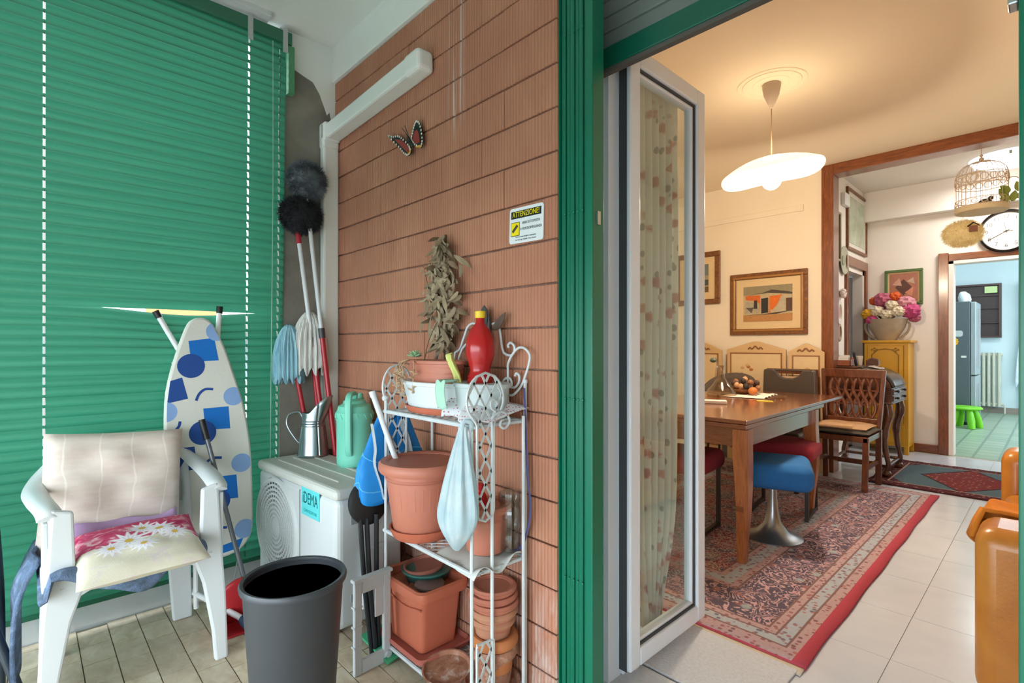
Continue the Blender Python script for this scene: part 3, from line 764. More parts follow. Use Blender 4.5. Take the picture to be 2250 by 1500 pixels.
MB().tube(spline([(-.02, .08, -.05), (-.06, -.06, .00), (-.07, -.10, .03), (-.04, -.12, .05), (.02, .02, .02), (.05, .07, -.02)], 6), .0025, 6).o('wire_rest', METAL, ib)
Mi = ib.matrix_world.inverted()
fa, fb = Mi @ Vector((-2.66, .500, .110)), Mi @ Vector((-2.275, .655, .045))
MB().tube([fa, fb], .012, 10).o('leg', WHITEP, ib)
fd = (fb - fa).normalized(); 
MB().tube([fb - fd*.02, fb + fd*.01, fb + fd*.035 + Vector((0, -.012, .004))], [.018, .026, .020], 12).o('rubber_foot', plain('foot_blue', '#2d4a66', .6), ib)

# ------------------------------------------------------------------ dustpan with long handle
dp = T('dustpan', 'red lobby dustpan with a long grey handle beside the ironing board', 'dustpan', (-2.36, .655, 0))
RED = plain('dustpan_red', '#b3222b', .4)
MB().tube([(-.01, .03, .14), (-.16, -.10, .834)], .0095, 10).o('handle', plain('handle_grey', '#6b7075', .35, .4), dp)
MB().tube([(-.145, -.088, .765), (-.165, -.103, .85)], .013, 10).o('grip', BLACK, dp)
pan = MB()
def pan_f(u, v): return (-.02 + .05*math.sin(PI*v)*.3 + .10*(v-.5)*0, -.075 + .17*v, .005 + .185*u - .05*abs(2*v-1)**2*u)
pan.grid(pan_f, 8, 10); pan.box(-.02, .10, -.075, .095, .004, .010); 
pan.o('pan', RED, dp, solid=.004)
MB().box(-.02, .10, -.078, -.072, .006, .07).o('side_wall', RED, dp, False)
MB().box(-.02, .10, .092, .098, .006, .10).o('side_wall', RED, dp, False)

# ------------------------------------------------------------------ waste bin
bn = T('waste_bin', 'tall black plastic waste bin standing empty in front of the outdoor unit', 'bin', (-1.512, .565, 0))
BING = plain('bin_black', '#373b40', .42, 0, .08, 9)
MB().lathe([(.0, 0), (.098, 0), (.104, .02), (.136, .50), (.131, .50), (.099, .024), (0, .018)], 48).o('body', BING, bn)
MB().lathe([(.134, .484), (.143, .488), (.145, .498), (.141, .506), (.132, .504), (.130, .494), (.134, .484)], 48).o('rim', plain('bin_rim', '#3b4046', .38), bn)

# ------------------------------------------------------------------ outdoor unit
ac = T('air_conditioner_unit', 'white outdoor air conditioner unit with round fan grille', 'air conditioner', (-2.635, .815, .075), math.radians(3))
ACW = plain('ac_white', '#ccd2d3', .42, 0, .04, 7); AW, AD, AH = .765, .30, .545
bd = MB().box(0, AW, 0, AD, 0, .505).o('body', ACW, ac, False, .028, seg=4)
MB().box(-.006, AW+.006, -.006, AD+.006, .500, .545).o('lid', plain('ac_lid', '#c9cbc4', .5, 0, .06, 12), ac, False, .018, seg=3)
for y in (.06, .13, .20): MB().box(.08, AW-.10, y, y+.018, .545, .5495).o('lid_rib', plain('ac_lid', '#c9cbc4'), ac, False, .004)
FC, FZ, FR = .215, .275, .205
Mg = Matrix.Translation((FC, 0, FZ)) @ rotm(PI/2)
MB().lathe([(0, .0), (FR+.012, .0), (FR+.012, .003), (0, .003)], 48, M=Mg).o('fan_recess', plain('fan_dark', '#2b3238', .6), ac)
for k in range(9): r = .05 + k*.0195; MB().lathe([(r-.0055, .002), (r-.004, .009), (r+.004, .009), (r+.0055, .002)], 48, M=Mg).o('grille_ring', ACW, ac)
MB().lathe([(0, .010), (.03, .010), (.042, .006), (.042, .002)], 28, M=Mg).o('grille_hub', ACW, ac)
for k in range(40):
    a = 2*PI*k/40; p0 = Vector((FC + .042*math.cos(a), -.006, FZ + .042*math.sin(a))); p1 = Vector((FC + FR*math.cos(a+.35), -.006, FZ + FR*math.sin(a+.35)))
    MB().bar(p0, p1, .0022, .004, (0, 1, 0)).o('grille_spoke', ACW, ac, False)
MB().lathe([(FR-.006, .002), (FR, .012), (FR+.012, .010), (FR+.018, .0)], 48, M=Mg).o('grille_rim', ACW, ac)
MB().box(.455, .458, -.004, .0, .03, .49).o('panel_seam', plain('ac_seam', '#8f979b', .6), ac, False)
st_ = MB().box(.475, .632, -.003, -.0005, .395, .512).o('sticker', plain('sticker_cyan', '#5fd2d6', .4, 0, .03), ac, False)
RXY = rotm(PI/2)
text_mesh('lettering', 'iDEMA', .068, plain('sticker_ink', '#07565f', .5), st_, Matrix.Translation((.553, -.0034, .466)) @ RXY, sx=.68)
text_mesh('lettering', 'CLIMATIZZATORI', .017, plain('sticker_ink2', '#159aa0', .5), st_, Matrix.Translation((.553, -.0034, .416)) @ RXY, sx=.85)
MB().box(AW-.001, AW+.022, .10, .20, .06, .30).o('valve_cover', ACW, ac, False, .008)
for y in (.05, .25): MB().box(.10, .14, y-.02, y+.02, -.075, .0).box(AW-.16, AW-.12, y-.02, y+.02, -.075, .0).o('foot', BLACK, ac, False)
for z in (.10, .40): MB().box(AW-.001, AW+.004, .06, .085, z, z+.03).o('side_slot', plain('ac_seam', '#8f979b'), ac, False)

# ------------------------------------------------------------------ jug and watering can on the unit
GALV = plain('zinc', '#a9b4ba', .28, .95, .12, 20)
jg = T('zinc_jug', 'zinc metal jug with looped handle and flared spout on the outdoor unit', 'jug', (-2.55, 1.045, .6205))
def jug(u, v):
    a = 2*PI*u; z = .235*v
    r = .072 - .022*min(1, v*1.25)
    x, y = r*math.cos(a), r*math.sin(a)
    f = max(0, math.cos(a - .75)); top = max(0, v - .72)/.28
    zz = z + top*top*(.085*f**1.5 - .02)
    k = 1 + top*.95*f**3
    return (x*k, y*k, zz)
MB().grid(jug, 40, 22).lathe([(0, .002), (.072, .002)], 40).o('body', GALV, jg, solid=.002)
for z in (.150, .162, .174): MB().lathe([(.0545, z-.003), (.058, z), (.0545, z+.003)], 32).o('ridge', GALV, jg)
MB().lathe([(.070, .002), (.076, .006), (.070, .012)], 32).o('foot_ring', GALV, jg)
da = math.radians(-137)
MB().tube(spline([(.052*math.cos(da), .052*math.sin(da), .185), (.075*math.cos(da), .075*math.sin(da), .215), (.125*math.cos(da), .125*math.sin(da), .20), (.135*math.cos(da), .135*math.sin(da), .15), (.095*math.cos(da), .095*math.sin(da), .085), (.066*math.cos(da), .066*math.sin(da), .055)], 8), .0055, 8).o('handle', GALV, jg)
MINT = plain('mint_plastic', '#78cdb4', .45, 0, .05, 9)
wc = T('watering_can', 'mint green plastic watering can standing on the outdoor unit', 'watering can', (-2.215, 1.10, .6205), -.75)
MB().lathe([(0, 0), (.070, 0), (.078, .012), (.079, .04), (.079, .205), (.083, .21), (.083, .245), (.078, .25), (.072, .272), (.05, .285), (0, .29)], 36).o('body', MINT, wc)
MB().lathe([(0, .292), (.045, .290), (.052, .283), (.048, .296), (.02, .305), (0, .305)], 28).o('lid', MINT, wc)
hs = [(.02, 0, .29), (.0, 0, .325), (.05, 0, .33), (.088, 0, .315), (.098, 0, .25), (.092, 0, .10), (.078, 0, .06)]
MB().tube(spline(hs, 6), .0105, 8, flat=1.5).o('handle', MINT, wc)
MB().tube(spline([(-.062, 0, .255), (-.085, 0, .275), (-.09, 0, .305), (-.102, 0, .312)], 6), [.020]*6+[.017]*6+[.012]*6+[.010], 10).o('spout', MINT, wc)
for k in range(14):
    a = 2*PI*k/14; MB().cb((0, 0, 0), (.004, .004, .022), Matrix.Translation((.084*math.cos(a), .084*math.sin(a), .228)) @ rotm(0, 0, a) @ rotm(.5)).o('rope_motif', MINT, wc, False)

# ------------------------------------------------------------------ dusters and mops in the corner
def fur(c, ax, n, ln, r=(1, 1, 1), seed=1):
    rnd = random.Random(seed); mb = MB()
    for _ in range(n):
        d = Vector((rnd.gauss(0, 1), rnd.gauss(0, 1), rnd.gauss(0, 1))).normalized()
        p = Vector((d.x*r[0], d.y*r[1], d.z*r[2])); q = p + (d*.8 + Vector((rnd.uniform(-.7, .7), rnd.uniform(-.7, .7), rnd.uniform(-.9, .3)))).normalized()*ln*rnd.uniform(.6, 1.2)
        s = d.orthogonal().normalized()*.0022
        mb.add([c+p-s, c+p+s, c+q], [(0, 1, 2)])
    return mb
def m_fur(name, a, b):
    g = G(name); n = g.noise(g.pos(), 22, 4)
    if 'yellow' in name:
        g.done(g.ramp(n, [(.35, a), (.65, b)]), .95); tr = g.n('ShaderNodeBsdfTranslucent'); tr.inputs[0].default_value = lin(b); mx = g.n('ShaderNodeMixShader'); mx.inputs[0].default_value = .5
        g.t.links.new(g.b.outputs[0], mx.inputs[1]); g.t.links.new(tr.outputs[0], mx.inputs[2]); g.t.links.new(mx.outputs[0], g.out.inputs[0]); return g.m
    return g.done(g.ramp(n, [(.35, a), (.65, b)]), .95, 0, g.bump(g.noise(g.pos(), 150, 3), .8, .01))
def duster(label, foot, head, col, fr, tilt, seed, joint):
    t = T('cobweb_duster', label, 'duster', foot)
    f = Vector((0, 0, 0)); h = Vector(head) - Vector(foot); j = h*joint
    MB().tube([f, j], .0125, 10).o('lower_pole', plain('pole_red', '#a8222c', .3, 0, .05), t)
    MB().tube([j - (h.normalized()*.03), j + h.normalized()*.02], .0155, 10).o('joint', plain('joint_dark', '#3a3d42', .4), t)
    MB().tube([j, h], .0105, 10).o('upper_pole', plain('pole_white', '#cfd6d8', .3, 0, .04), t)
    MB().tube([h - h.normalized()*.02, h + h.normalized()*.06], .013, 10).o('neck', col[2], t)
    c = h + Vector(tilt)
    hd = MB().ball(c, 1, 18, 14, fr, fn=lambda d: 1 + .10*math.sin(9*d.x+seed)*math.sin(8*d.z) ).o('head', col[0], t)
    fu = fur(c, None, 2600, .028, fr, seed).o('fur', col[1], hd, False); fu['kind'] = 'stuff'
    return t
FG, FB = m_fur('fur_grey', '#3f4952', '#7b858c'), m_fur('fur_black', '#17191d', '#2c3036')
duster('fluffy grey cobweb duster on a white and red pole in the corner', (-2.43, 1.180, 0), (-2.612, 1.035, 1.93), (FG, FG, BLACK), (.060, .085, .085), (.0, .005, .075), 3, .64)
d2 = duster('fluffy black duster head on a red and white pole below the grey one', (-2.50, 1.175, 0), (-2.618, 1.00, 1.70), (FB, FB, plain('pole_red', '#a8222c')), (.055, .095, .085), (.0, .01, .125), 9, .70)
def mop(label, foot, head, mat, w, ln, seed):
    t = T('string_mop', label, 'mop', foot); h = Vector(head) - Vector(foot)
    MB().tube([(0, 0, 0), h], .0115, 10).o('handle', plain('pole_red', '#a8222c'), t)
    MB().ball(h, .022, 12, 8).o('socket', WHITEP, t)
    rnd = random.Random(seed); ph = [rnd.uniform(0, 6) for _ in range(3)]
    def f(u, v):
        a = 2*PI*u; r = (.012 + w*math.sin(min(1, v*1.5)*PI/2)) * (1 + .10*math.sin(22*a + ph[0])*min(1, 3*v) + .06*math.sin(5*a + ph[1]))
        z = .035*math.cos(min(1, v*2)*PI/2) - ln*v**1.4*(1 + .08*math.sin(13*a + ph[2])) + .02
        return (h.x + r*math.cos(a)*.62, h.y + r*math.sin(a), h.z + z)
    MB().grid(f, 110, 14).o('strands', mat, t, solid=.004)
    return t
def m_cotton(name, a, b):
    g = G(name); p = g.pos(); n = g.noise(g.scale(p, (60, 60, 6)), 2, 4); return g.done(g.ramp(n, [(.3, a), (.7, b)]), .95, 0, g.bump(n, .8, .01))
MOPW = mop('white cotton string mop stored head up beside the duct', (-2.60, 1.165, 0), (-2.615, 1.055, 1.285), m_cotton('cotton_white', '#b9bdb9', '#e6e7e2'), .074, .27, 2)
mop('light blue fabric mop stored head up next to the blind', (-2.56, 1.16, 0), (-2.625, .955, 1.215), m_cotton('cotton_blue', '#6ea6ba', '#a4cfdc'), .056, .24, 8)

# ------------------------------------------------------------------ white cable duct
DU = plain('duct_white', '#dcdfd9', .45, 0, .03, 6)
du = T('cable_duct', 'white plastic pipe duct running along the brick wall and down the corner', 'duct', (-2.66, 1.18, .62))
MB().box(-.024, .028, -.045, .039, 0, 1.60).o('vertical_run', DU, du, False, .010)
MB().box(-.026, .034, -.050, .039, 1.585, 1.72).box(.0, .05, -.050, .039, 1.62, 1.72).o('elbow', DU, du, False, .014, seg=3)
Mh = Matrix.Translation((.03, 0, 1.63)) @ rotm(0, -math.radians(2.2))
MB().box(0, .80, -.040, .039, 0, .078, Mh).o('horizontal_run', DU, du, False, .010)
MB().box(.77, .885, -.045, .039, -.006, .086, Mh).o('end_cover', DU, du, False, .022, seg=4)

# ------------------------------------------------------------------ folded garden chair at the railing
TB = plain('tube_grey', '#3c4650', .35, .3)
fg = T('folding_chair', 'folded garden lounger with grey tubes leaning behind the white armchair', 'chair', (-2.38, -.10, 0))
for a, b in (((-.12, -.12, .66), (.08, .10, .0)), ((-.02, -.14, .62), (.15, .05, .0)), ((-.16, .01, .72), (-.05, .04, .0)), ((.10, -.14, .42), (.17, .06, .02))):
    MB().tube(spline([a, ((a[0]+b[0])/2, (a[1]+b[1])/2 + .01, (a[2]+b[2])/2), b], 5), .014, 10).o('tube', TB, fg)
MB().grid(lambda u, v: (-.16 + .16*u, -.17 + .05*u + .10*v, .72 - .46*v + .02*math.sin(6*u)), 8, 12).o('sling', plain('sling_grey', '#8fa0aa', .8, 0, .1, 20, .3), fg, solid=.006)
# ------------------------------------------------------------------ white wrought iron shelf and everything on it
IRON = plain('white_iron', '#c8cfd2', .45, 0, .10, 30, .2, 120)
X0, X1, Y0, Y1 = -1.74, -1.205, .99, 1.20
SZ = (.045, .47, .92)
et = T('metal_plant_stand', 'white wrought iron plant stand with three lattice shelves against the brick wall', 'shelf', (-1.47, 1.095, 0))
eo = (1.47, -1.095, 0)
def ep(mb, name, m=IRON, **k): return mb.o(name, m, et, loc=eo, **k)
for x, y, h in ((X0, Y0, .96), (X1-.02, Y0, .955), (X0, Y1, .94), (X1, Y1, 1.045), (X1+.012, Y1-.02, .94), (X1, 1.055, .93)):
    ep(MB().tube([(x, y, 0), (x, y, h)], .0058, 8), 'post')
ep(MB().ball((X0-.004, Y0, .97), .013, 10, 8), 'knob')
ep(MB().ball((X1, Y1, 1.05), .009, 10, 8), 'knob')
for z in SZ:
    for a, b in (((X0-.012, Y0, z), (X1-.01, Y0, z)), ((X0, Y1, z), (X1, Y1, z)), ((X0, Y0, z), (X0, Y1, z)), ((X1-.01, Y0, z), (X1, Y1, z))):
        ep(MB().tube([a, b], .0075 if a[1] == b[1] == Y0 else .0058, 8), 'rail')
    W_, D_ = X1 - X0, Y1 - Y0
    for sg in (1, -1):
        c = -D_ if sg > 0 else 0.0
        while c < (W_ if sg > 0 else W_ + D_):
            # line x = c + sg*y
            pts = []
            for y in (0, D_):
                pts.append((c + sg*y, y))
            (xa, ya), (xb, yb) = pts
            def clipx(xa, ya, xb, yb):
                if xa > xb: xa, ya, xb, yb = xb, yb, xa, ya
                if xb <= 0 or xa >= W_: return None
                if xa < 0: ya += (yb-ya)*(0-xa)/(xb-xa); xa = 0
                if xb > W_: yb = ya + (yb-ya)*(W_-xa)/(xb-xa); xb = W_
                return (xa, ya, xb, yb) if xb - xa > .01 else None
            r = clipx(xa, ya, xb, yb)
            if r: ep(MB().bar((X0+r[0], Y0+r[1], z + (.001 if sg > 0 else -.001)), (X0+r[2], Y0+r[3], z + (.001 if sg > 0 else -.001)), .0085, .002), 'lattice_strip', smooth=False)
            c += .042
def lattice_panel(x, yc, z0, z1, hw, arch=None):
    def half(z):
        if arch and z > arch[0]:
            t = (z - arch[0]) / (z1 - arch[0]); return hw + (arch[1]-hw) * math.sin(min(1, t*2.2)*PI/2) if t < .45 else arch[1]*math.sqrt(max(0, 1 - ((t-.45)/.55)**2))
        if z < z0 + hw: return hw*math.sqrt(max(0, 1 - ((z0 + hw - z)/hw)**2))
        return hw
    n = 40
    loop = [(x, yc - half(z0 + (z1-z0)*i/n), z0 + (z1-z0)*i/n) for i in range(n+1)] + [(x, yc + half(z0 + (z1-z0)*i/n), z0 + (z1-z0)*i/n) for i in range(n-1, 0, -1)]
    ep(MB().tube(loop, .0042, 6, closed=True), 'panel_rim')
    for sg in (1, -1):
        c = z0 - .2
        while c < z1 + .2:
            seg = None
            for i in range(61):
                dy = -.09 + .18*i/60; z = c + sg*dy*1.7
                ins = z0 < z < z1 and abs(dy) < half(z)
                if ins and seg is None: seg = [(x, yc+dy, z), (x, yc+dy, z)]
                elif ins: seg[1] = (x, yc+dy, z)
                elif seg:
                    if (Vector(seg[1])-Vector(seg[0])).length > .012: ep(MB().bar(seg[0], seg[1], .0075, .002, (1, 0, 0)), 'lattice_strip', smooth=False)
                    seg = None
            c += .078
lattice_panel(X1+.002, 1.026, .63, 1.085, .034, (.93, .074))
lattice_panel(X1+.002, 1.026, .0, .262, .034)
lattice_panel(X0-.002, 1.040, .66, 1.095, .040, (.94, .062))
def scroll(pts, Y=1.195, plane='xz', r=.0042):
    p3 = [(a, Y, b) for a, b in pts] if plane == 'xz' else [(Y, a, b) for a, b in pts]
    ep(MB().tube(spline(p3, 6), r, 7), 'scroll')
scroll([(-1.58, 1.142), (-1.551, 1.156), (-1.524, 1.201), (-1.502, 1.238), (-1.47, 1.25), (-1.438, 1.236), (-1.433, 1.213), (-1.449, 1.197), (-1.467, 1.203), (-1.464, 1.218), (-1.449, 1.22)])
scroll([(-1.557, 1.118), (-1.535, 1.156), (-1.496, 1.18), (-1.454, 1.188), (-1.40, 1.22), (-1.36, 1.245), (-1.33, 1.235), (-1.311, 1.157), (-1.293, 1.139), (-1.265, 1.136), (-1.252, 1.149), (-1.252, 1.167), (-1.27, 1.178), (-1.283, 1.17), (-1.279, 1.161)])
scroll([(-1.58, 1.142), (-1.585, 1.10), (-1.58, 1.0), (-1.575, .92)])
scroll([(-1.557, 1.118), (-1.56, 1.02), (-1.555, .92)])
scroll([(-1.283, .93), (-1.283, 1.074), (-1.283, 1.105), (-1.261, 1.139), (-1.23, 1.161), (-1.2, 1.158), (-1.179, 1.137), (-1.183, 1.108), (-1.2, 1.068), (-1.217, 1.037), (-1.248, 1.008), (-1.274, 1.0), (-1.302, 1.008), (-1.311, 1.029), (-1.302, 1.051), (-1.279, 1.059), (-1.265, 1.047), (-1.265, 1.032)])
scroll([(-1.248, 1.066), (-1.241, 1.076), (-1.228, 1.067), (-1.23, 1.046), (-1.248, 1.029), (-1.27, 1.028)])
scroll([(1.049, .919), (1.049, .941), (1.068, .957), (1.094, .96), (1.118, .943), (1.122, .923), (1.102, .907), (1.083, .918), (1.087, .932), (1.098, .934)], X1+.006, 'yz')
scroll([(1.064, .963), (1.045, .978), (1.045, .995), (1.06, 1.0), (1.071, .988), (1.064, .98)], X1+.006, 'yz')
for y in (1.10, 1.13): ep(MB().tube([(-1.56 if y < 1.12 else -1.50, Y1, .47), (-1.56 if y < 1.12 else -1.50, Y1, .92)], .005, 6), 'post')

# pots ---------------------------------------------------------------
TC = plain('terracotta_plastic', '#b9735d', .5, 0, .06, 9)
TCO = plain('terracotta_orange', '#c06a4f', .48, 0, .05, 9)
TCP = plain('terracotta_pale', '#b98266', .8, 0, .14, 16, .2)
def m_weather():
    g = G('terracotta_weathered'); p = g.pos(); n = g.noise(p, 24, 5, .5, .65)
    return g.done(g.ramp(n, [(.35, '#8f5a44'), (.55, '#ab7a62'), (.72, '#cdbfb4')]), .9, 0, g.bump(n, .3, .004))
TCW = m_weather()
def pot(name, label, cat, loc, rt, rb, h, m, rim=.03, rimr=.012, group=None, n=40, bands=True):
    t = T(name, label, cat, loc, 0, group)
    MB().lathe([(0, 0), (rb, 0), (rb+.004, .006), (rt-.008, h-rim), (rt-.012, h-.002), (rt-.018, h-.004), (rb-.006, .02), (0, .02)], n).o('body', m, t)
    MB().lathe([(rt-.016, h-rim), (rt+rimr-.006, h-rim-.002), (rt+rimr, h-rim+.008), (rt+rimr-.001, h-.008), (rt+rimr-.008, h), (rt-.010, h), (rt-.016, h-.006)], n).o('rim', m, t)
    if bands: MB().lathe([(rt-.011, h-rim-.030), (rt-.006, h-rim-.024), (rt-.009, h-rim-.018)], n).o('band', m, t)
    return t
def saucer(name, label, loc, r, h, m, rz=None, group=None):
    o = MB().lathe([(0, 0), (r*.86, 0), (r*.93, h*.35), (r, h), (r-.006, h), (r*.86, h*.4), (0, h*.3)], 40).o(name, m, loc=loc)
    if rz: o.rotation_euler = rz
    return tag(o, label, 'saucer', group)
saucer('pot_saucer', 'orange plastic saucer under the largest terracotta pot on the stand', (-1.605, 1.062, .478), .118, .036, TCO)
bp = pot('flower_pot', 'largest round terracotta coloured plastic pot, empty, on the middle shelf', 'pot', (-1.605, 1.062, .490), .140, .098, .262, TC, .036, .017)
for k in range(14):
    a = 2*PI*k/14; fn_ = lambda z: .101 + (.132-.101)*z/.232
    r = .124
    MB().cb((0, 0, 0), (.003, .030, .08), Matrix.Translation(((fn_(.12)+.0015)*math.cos(a), (fn_(.12)+.0015)*math.sin(a), .14)) @ rotm(0, 0, a) @ rotm(0, .13)).o('relief_panel', TC, bp, False, .001)
tag(MB().tube([(-1.665, 1.045, .60), (-1.775, .955, .985)], .0105, 10).tube([(-1.772, .957, .975), (-1.778, .953, .995)], .0125, 10).o('white_stick', plain('stick_white', '#d9dde0', .4)), 'white plastic stick standing in the largest terracotta pot', 'stick')
pot('flower_pot', 'medium terracotta coloured pot behind the hanging plastic bag', 'pot', (-1.315, 1.125, .487), .082, .062, .155, TC, .020, .008)
rb_ = T('red_bottle', 'bright red plastic bottle stuck in the medium pot on the middle shelf', 'bottle', (-1.335, 1.115, .508))
MB().lathe([(0, 0), (.03, 0), (.032, .01), (.032, .12), (.02, .16), (.012, .17), (.012, .19), (0, .19)], 20).o('body', plain('red_plastic', '#c8161c', .25), rb_)
MB().lathe([(.014, .176), (.014, .196), (0, .197)], 14).o('cap', plain('red_plastic', '#c8161c'), rb_)
PAPER = plain('newsprint', '#c9ccc8', .9, 0, .12, 30)
tag(MB().grid(lambda u, v: (-1.43 + .235*u, .985 + .205*v + .012*math.sin(5*u), .4815 + .004*math.sin(9*u+5*v) + (.02*max(0, u-.85)/.15)*math.sin(9*v) - (.018*(1-v)**6)), 22, 16).o('paper_sheet', PAPER, solid=.0015), 'crumpled grey paper sheets lining the middle shelf under the medium pot', 'paper')
clr = m_glass('clear_plastic', '#e6ecec', .9, .10)
tag(MB().lathe([(.030, 0), (.034, .004), (.036, .05), (.033, .06), (.036, .07), (.036, .13), (.030, .15), (.036, .165), (.034, .19)], 22, fn=lambda a, z: 1+.05*math.cos(11*a)).o('ribbed_cup', clr, loc=(-1.243, 1.165, .495)), 'clear ribbed plastic container beside the medium pot', 'container')
STR = plain('purple_webbing', '#4d4a78', .8)
tag(MB().tube(spline([(-1.195, 1.185, 1.03), (-1.192, 1.19, .9), (-1.186, 1.192, .75), (-1.176, 1.195, .64), (-1.19, 1.19, .55), (-1.215, 1.185, .50), (-1.24, 1.18, .488)], 6), .005, 6, flat=.35).o('purple_strap', STR), 'purple webbing strap tied along the back post of the plant stand', 'strap')

# square planter with tray, bowls and a basket inside
def rrect(w, d, r, n=5):
    pts = []
    for cx, cy, a0 in ((w/2-r, d/2-r, 0), (-w/2+r, d/2-r, PI/2), (-w/2+r, -d/2+r, PI), (w/2-r, -d/2+r, 1.5*PI)):
        pts += [(cx + r*math.cos(a0 + PI/2*k/n), cy + r*math.sin(a0 + PI/2*k/n)) for k in range(n+1)]
    return pts
def loft(rings):
    mb = MB(); n = len(rings[0][0])
    for pts, z in rings: mb.v += [(x, y, z) for x, y in pts]
    for i in range(len(rings)-1):
        for k in range(n): mb.f.append((i*n+k, i*n+(k+1) % n, (i+1)*n+(k+1) % n, (i+1)*n+k))
    mb.f += [tuple(range(n))[::-1], tuple((len(rings)-1)*n + k for k in range(n))]
    return mb
sq = T('square_planter', 'square terracotta coloured planter holding bowls on the lowest shelf', 'planter', (-1.655, 1.10, .0705))
loft([(rrect(.215, .155, .02), 0), (rrect(.255, .180, .022), .205), (rrect(.245, .170, .02), .205), (rrect(.205, .145, .018), .015)]).o('body', TCO, sq)
loft([(rrect(.262, .190, .03), .192), (rrect(.300, .222, .034), .196), (rrect(.306, .228, .036), .210), (rrect(.300, .222, .034), .228), (rrect(.284, .206, .03), .234), (rrect(.262, .184, .024), .230), (rrect(.250, .172, .022), .205)]).o('rim', TCO, sq)
MB().tube(spline([(-.127, -.0925, .165), (-.09, -.0915, .160), (-.05, -.0905, .150), (.0, -.090, .146), (.05, -.0905, .150), (.09, -.0915, .160), (.127, -.0925, .165)], 4), .003, 6).o('relief_line', TCO, sq)
sqt = loft([(rrect(.25, .19, .02), 0), (rrect(.295, .225, .03), .006), (rrect(.305, .235, .032), .022), (rrect(.296, .226, .03), .026), (rrect(.28, .21, .026), .012)]).o('square_tray', plain('tray_pink', '#b9685c', .6, 0, .1, 12), loc=(-1.648, 1.10, .0535))
tag(sqt, 'square terracotta coloured tray under the square planter', 'tray')
DG = plain('dark_green_plastic', '#1f4a45', .4)
gb = T('dark_green_pot', 'round dark green plastic bowl resting inside the square planter', 'bowl', (-1.665, 1.125, .235))
MB().lathe([(0, 0), (.062, 0), (.092, .085), (.088, .085), (.058, .006), (0, .006)], 32).o('body', DG, gb)
MB().lathe([(.088, .078), (.097, .080), (.098, .087), (.088, .087)], 32).o('rim', plain('green_rim', '#3a6a63', .4), gb)
saucer('pot_saucer', 'terracotta saucer lying in the dark green bowl on the square planter', (-1.660, 1.112, .319), .080, .02, plain('saucer_brown', '#9c5f50', .7, 0, .1, 14), (.10, -.06, 0))
wk = T('wicker_basket', 'small round brown wicker basket inside the square planter', 'basket', (-1.575, 1.075, .262))
WK = plain('wicker', '#6f5650', .85, 0, .2, 60, .6, 120)
for k in range(7): MB().lathe([(.040+.002*k-.003, k*.006), (.040+.002*k+.003, k*.006+.003), (.040+.002*k-.003, k*.006+.006)], 26, fn=lambda a, z, k=k: 1+.04*math.cos(13*a + (k % 2)*PI)).o('weave_ring', WK, wk)
MB().lathe([(0, .036), (.048, .036), (.048, .04), (0, .042)], 26, fn=lambda a, z: 1).o('lid', WK, wk)
pot('flower_pot', 'tiny orange plastic pot half hidden beside the wicker basket', 'pot', (-1.615, 1.052, .232), .036, .026, .055, TCO, .01, .004, bands=False)
# stack of pots
GP = 'pots stacked on the lowest shelf'
def clay(i, label, z, rt, rb, h, m, rim): return pot('clay_pot', label, 'pot', (-1.274 + .004*math.sin(i*2.1), 1.122, z), rt, rb, h, m, rim, .006, GP, bands=False)
saucer('pot_saucer', 'wide clay saucer under the stack of clay pots', (-1.274, 1.115, .053), .094, .022, TCW)
clay(0, 'weathered grey stained clay pot at the bottom of the stack', .066, .074, .052, .125, TCW, .030)
clay(1, 'orange clay pot nested in the weathered bottom pot of the stack', .112, .073, .055, .118, plain('clay_orange', '#bf7648', .8, 0, .1, 14), .032)
clay(2, 'pale clay pot third from the bottom of the stack', .196, .070, .050, .085, TCP, .018)
clay(3, 'pale clay pot fourth from the bottom of the stack', .225, .074, .05, .088, TCP, .020)
clay(4, 'red brown pot just above the pale pots of the stack', .245, .076, .052, .094, TC, .016)
clay(5, 'red brown pot second from the top of the stack', .262, .078, .055, .100, TC, .016)
clay(6, 'topmost red brown pot of the stack with dark inside', .286, .073, .052, .100, TC, .015)
saucer('pot_saucer', 'chalky round clay saucer lying in front of the pot stack', (-1.425, 1.045, .056), .085, .022, TCW, (.14, .05, 0))
gtr = tag(MB().box(-.10, .10, -.045, .045, 0, .012).o('green_tray', plain('tray_green', '#3f9d70', .5), smooth=False, bevel=.004, loc=(-1.775, 1.0, .022), rot=(.2, .12, .05)), 'green plastic tray sticking out below the square planter', 'tray')

# upper shelf
def oval(name, label, loc, a, b, h, m, taper=.82, rim=.012, rings=()):
    t = T(name, label, 'planter', loc)
    MB().lathe([(0, 0), (taper, 0), (.93, h*.8), (.94, h-.003), (.90, h-.004), (.78, .01), (0, .01)], 44, sx=a, sy=b).o('body', m, t)
    MB().lathe([(.92, h-rim), (1.0, h-rim+.002), (1.0, h-.002), (.96, h), (.90, h-.002)], 44, sx=a, sy=b).o('rim', m, t)
    for z in rings:
        k = taper + (.93-taper)*z/(h*.8); MB().lathe([(k, z-.004), (k+.015, z), (k, z+.004)], 44, sx=a, sy=b).o('ridge', m, t)
    return t
os_ = MB().lathe([(0, 0), (.9, 0), (1.0, .022), (.96, .022), (.88, .006), (0, .006)], 44, sx=.165, sy=.085).o('oval_saucer', TCO, loc=(-1.545, 1.085, .929))
tag(os_, 'oval terracotta saucer under the white oval planter', 'saucer')
oval('oval_planter', 'white oval planter on the top shelf of the plant stand', (-1.545, 1.085, .936), .185, .092, .105, plain('planter_white', '#d3dadc', .4, 0, .03), .78, .016)
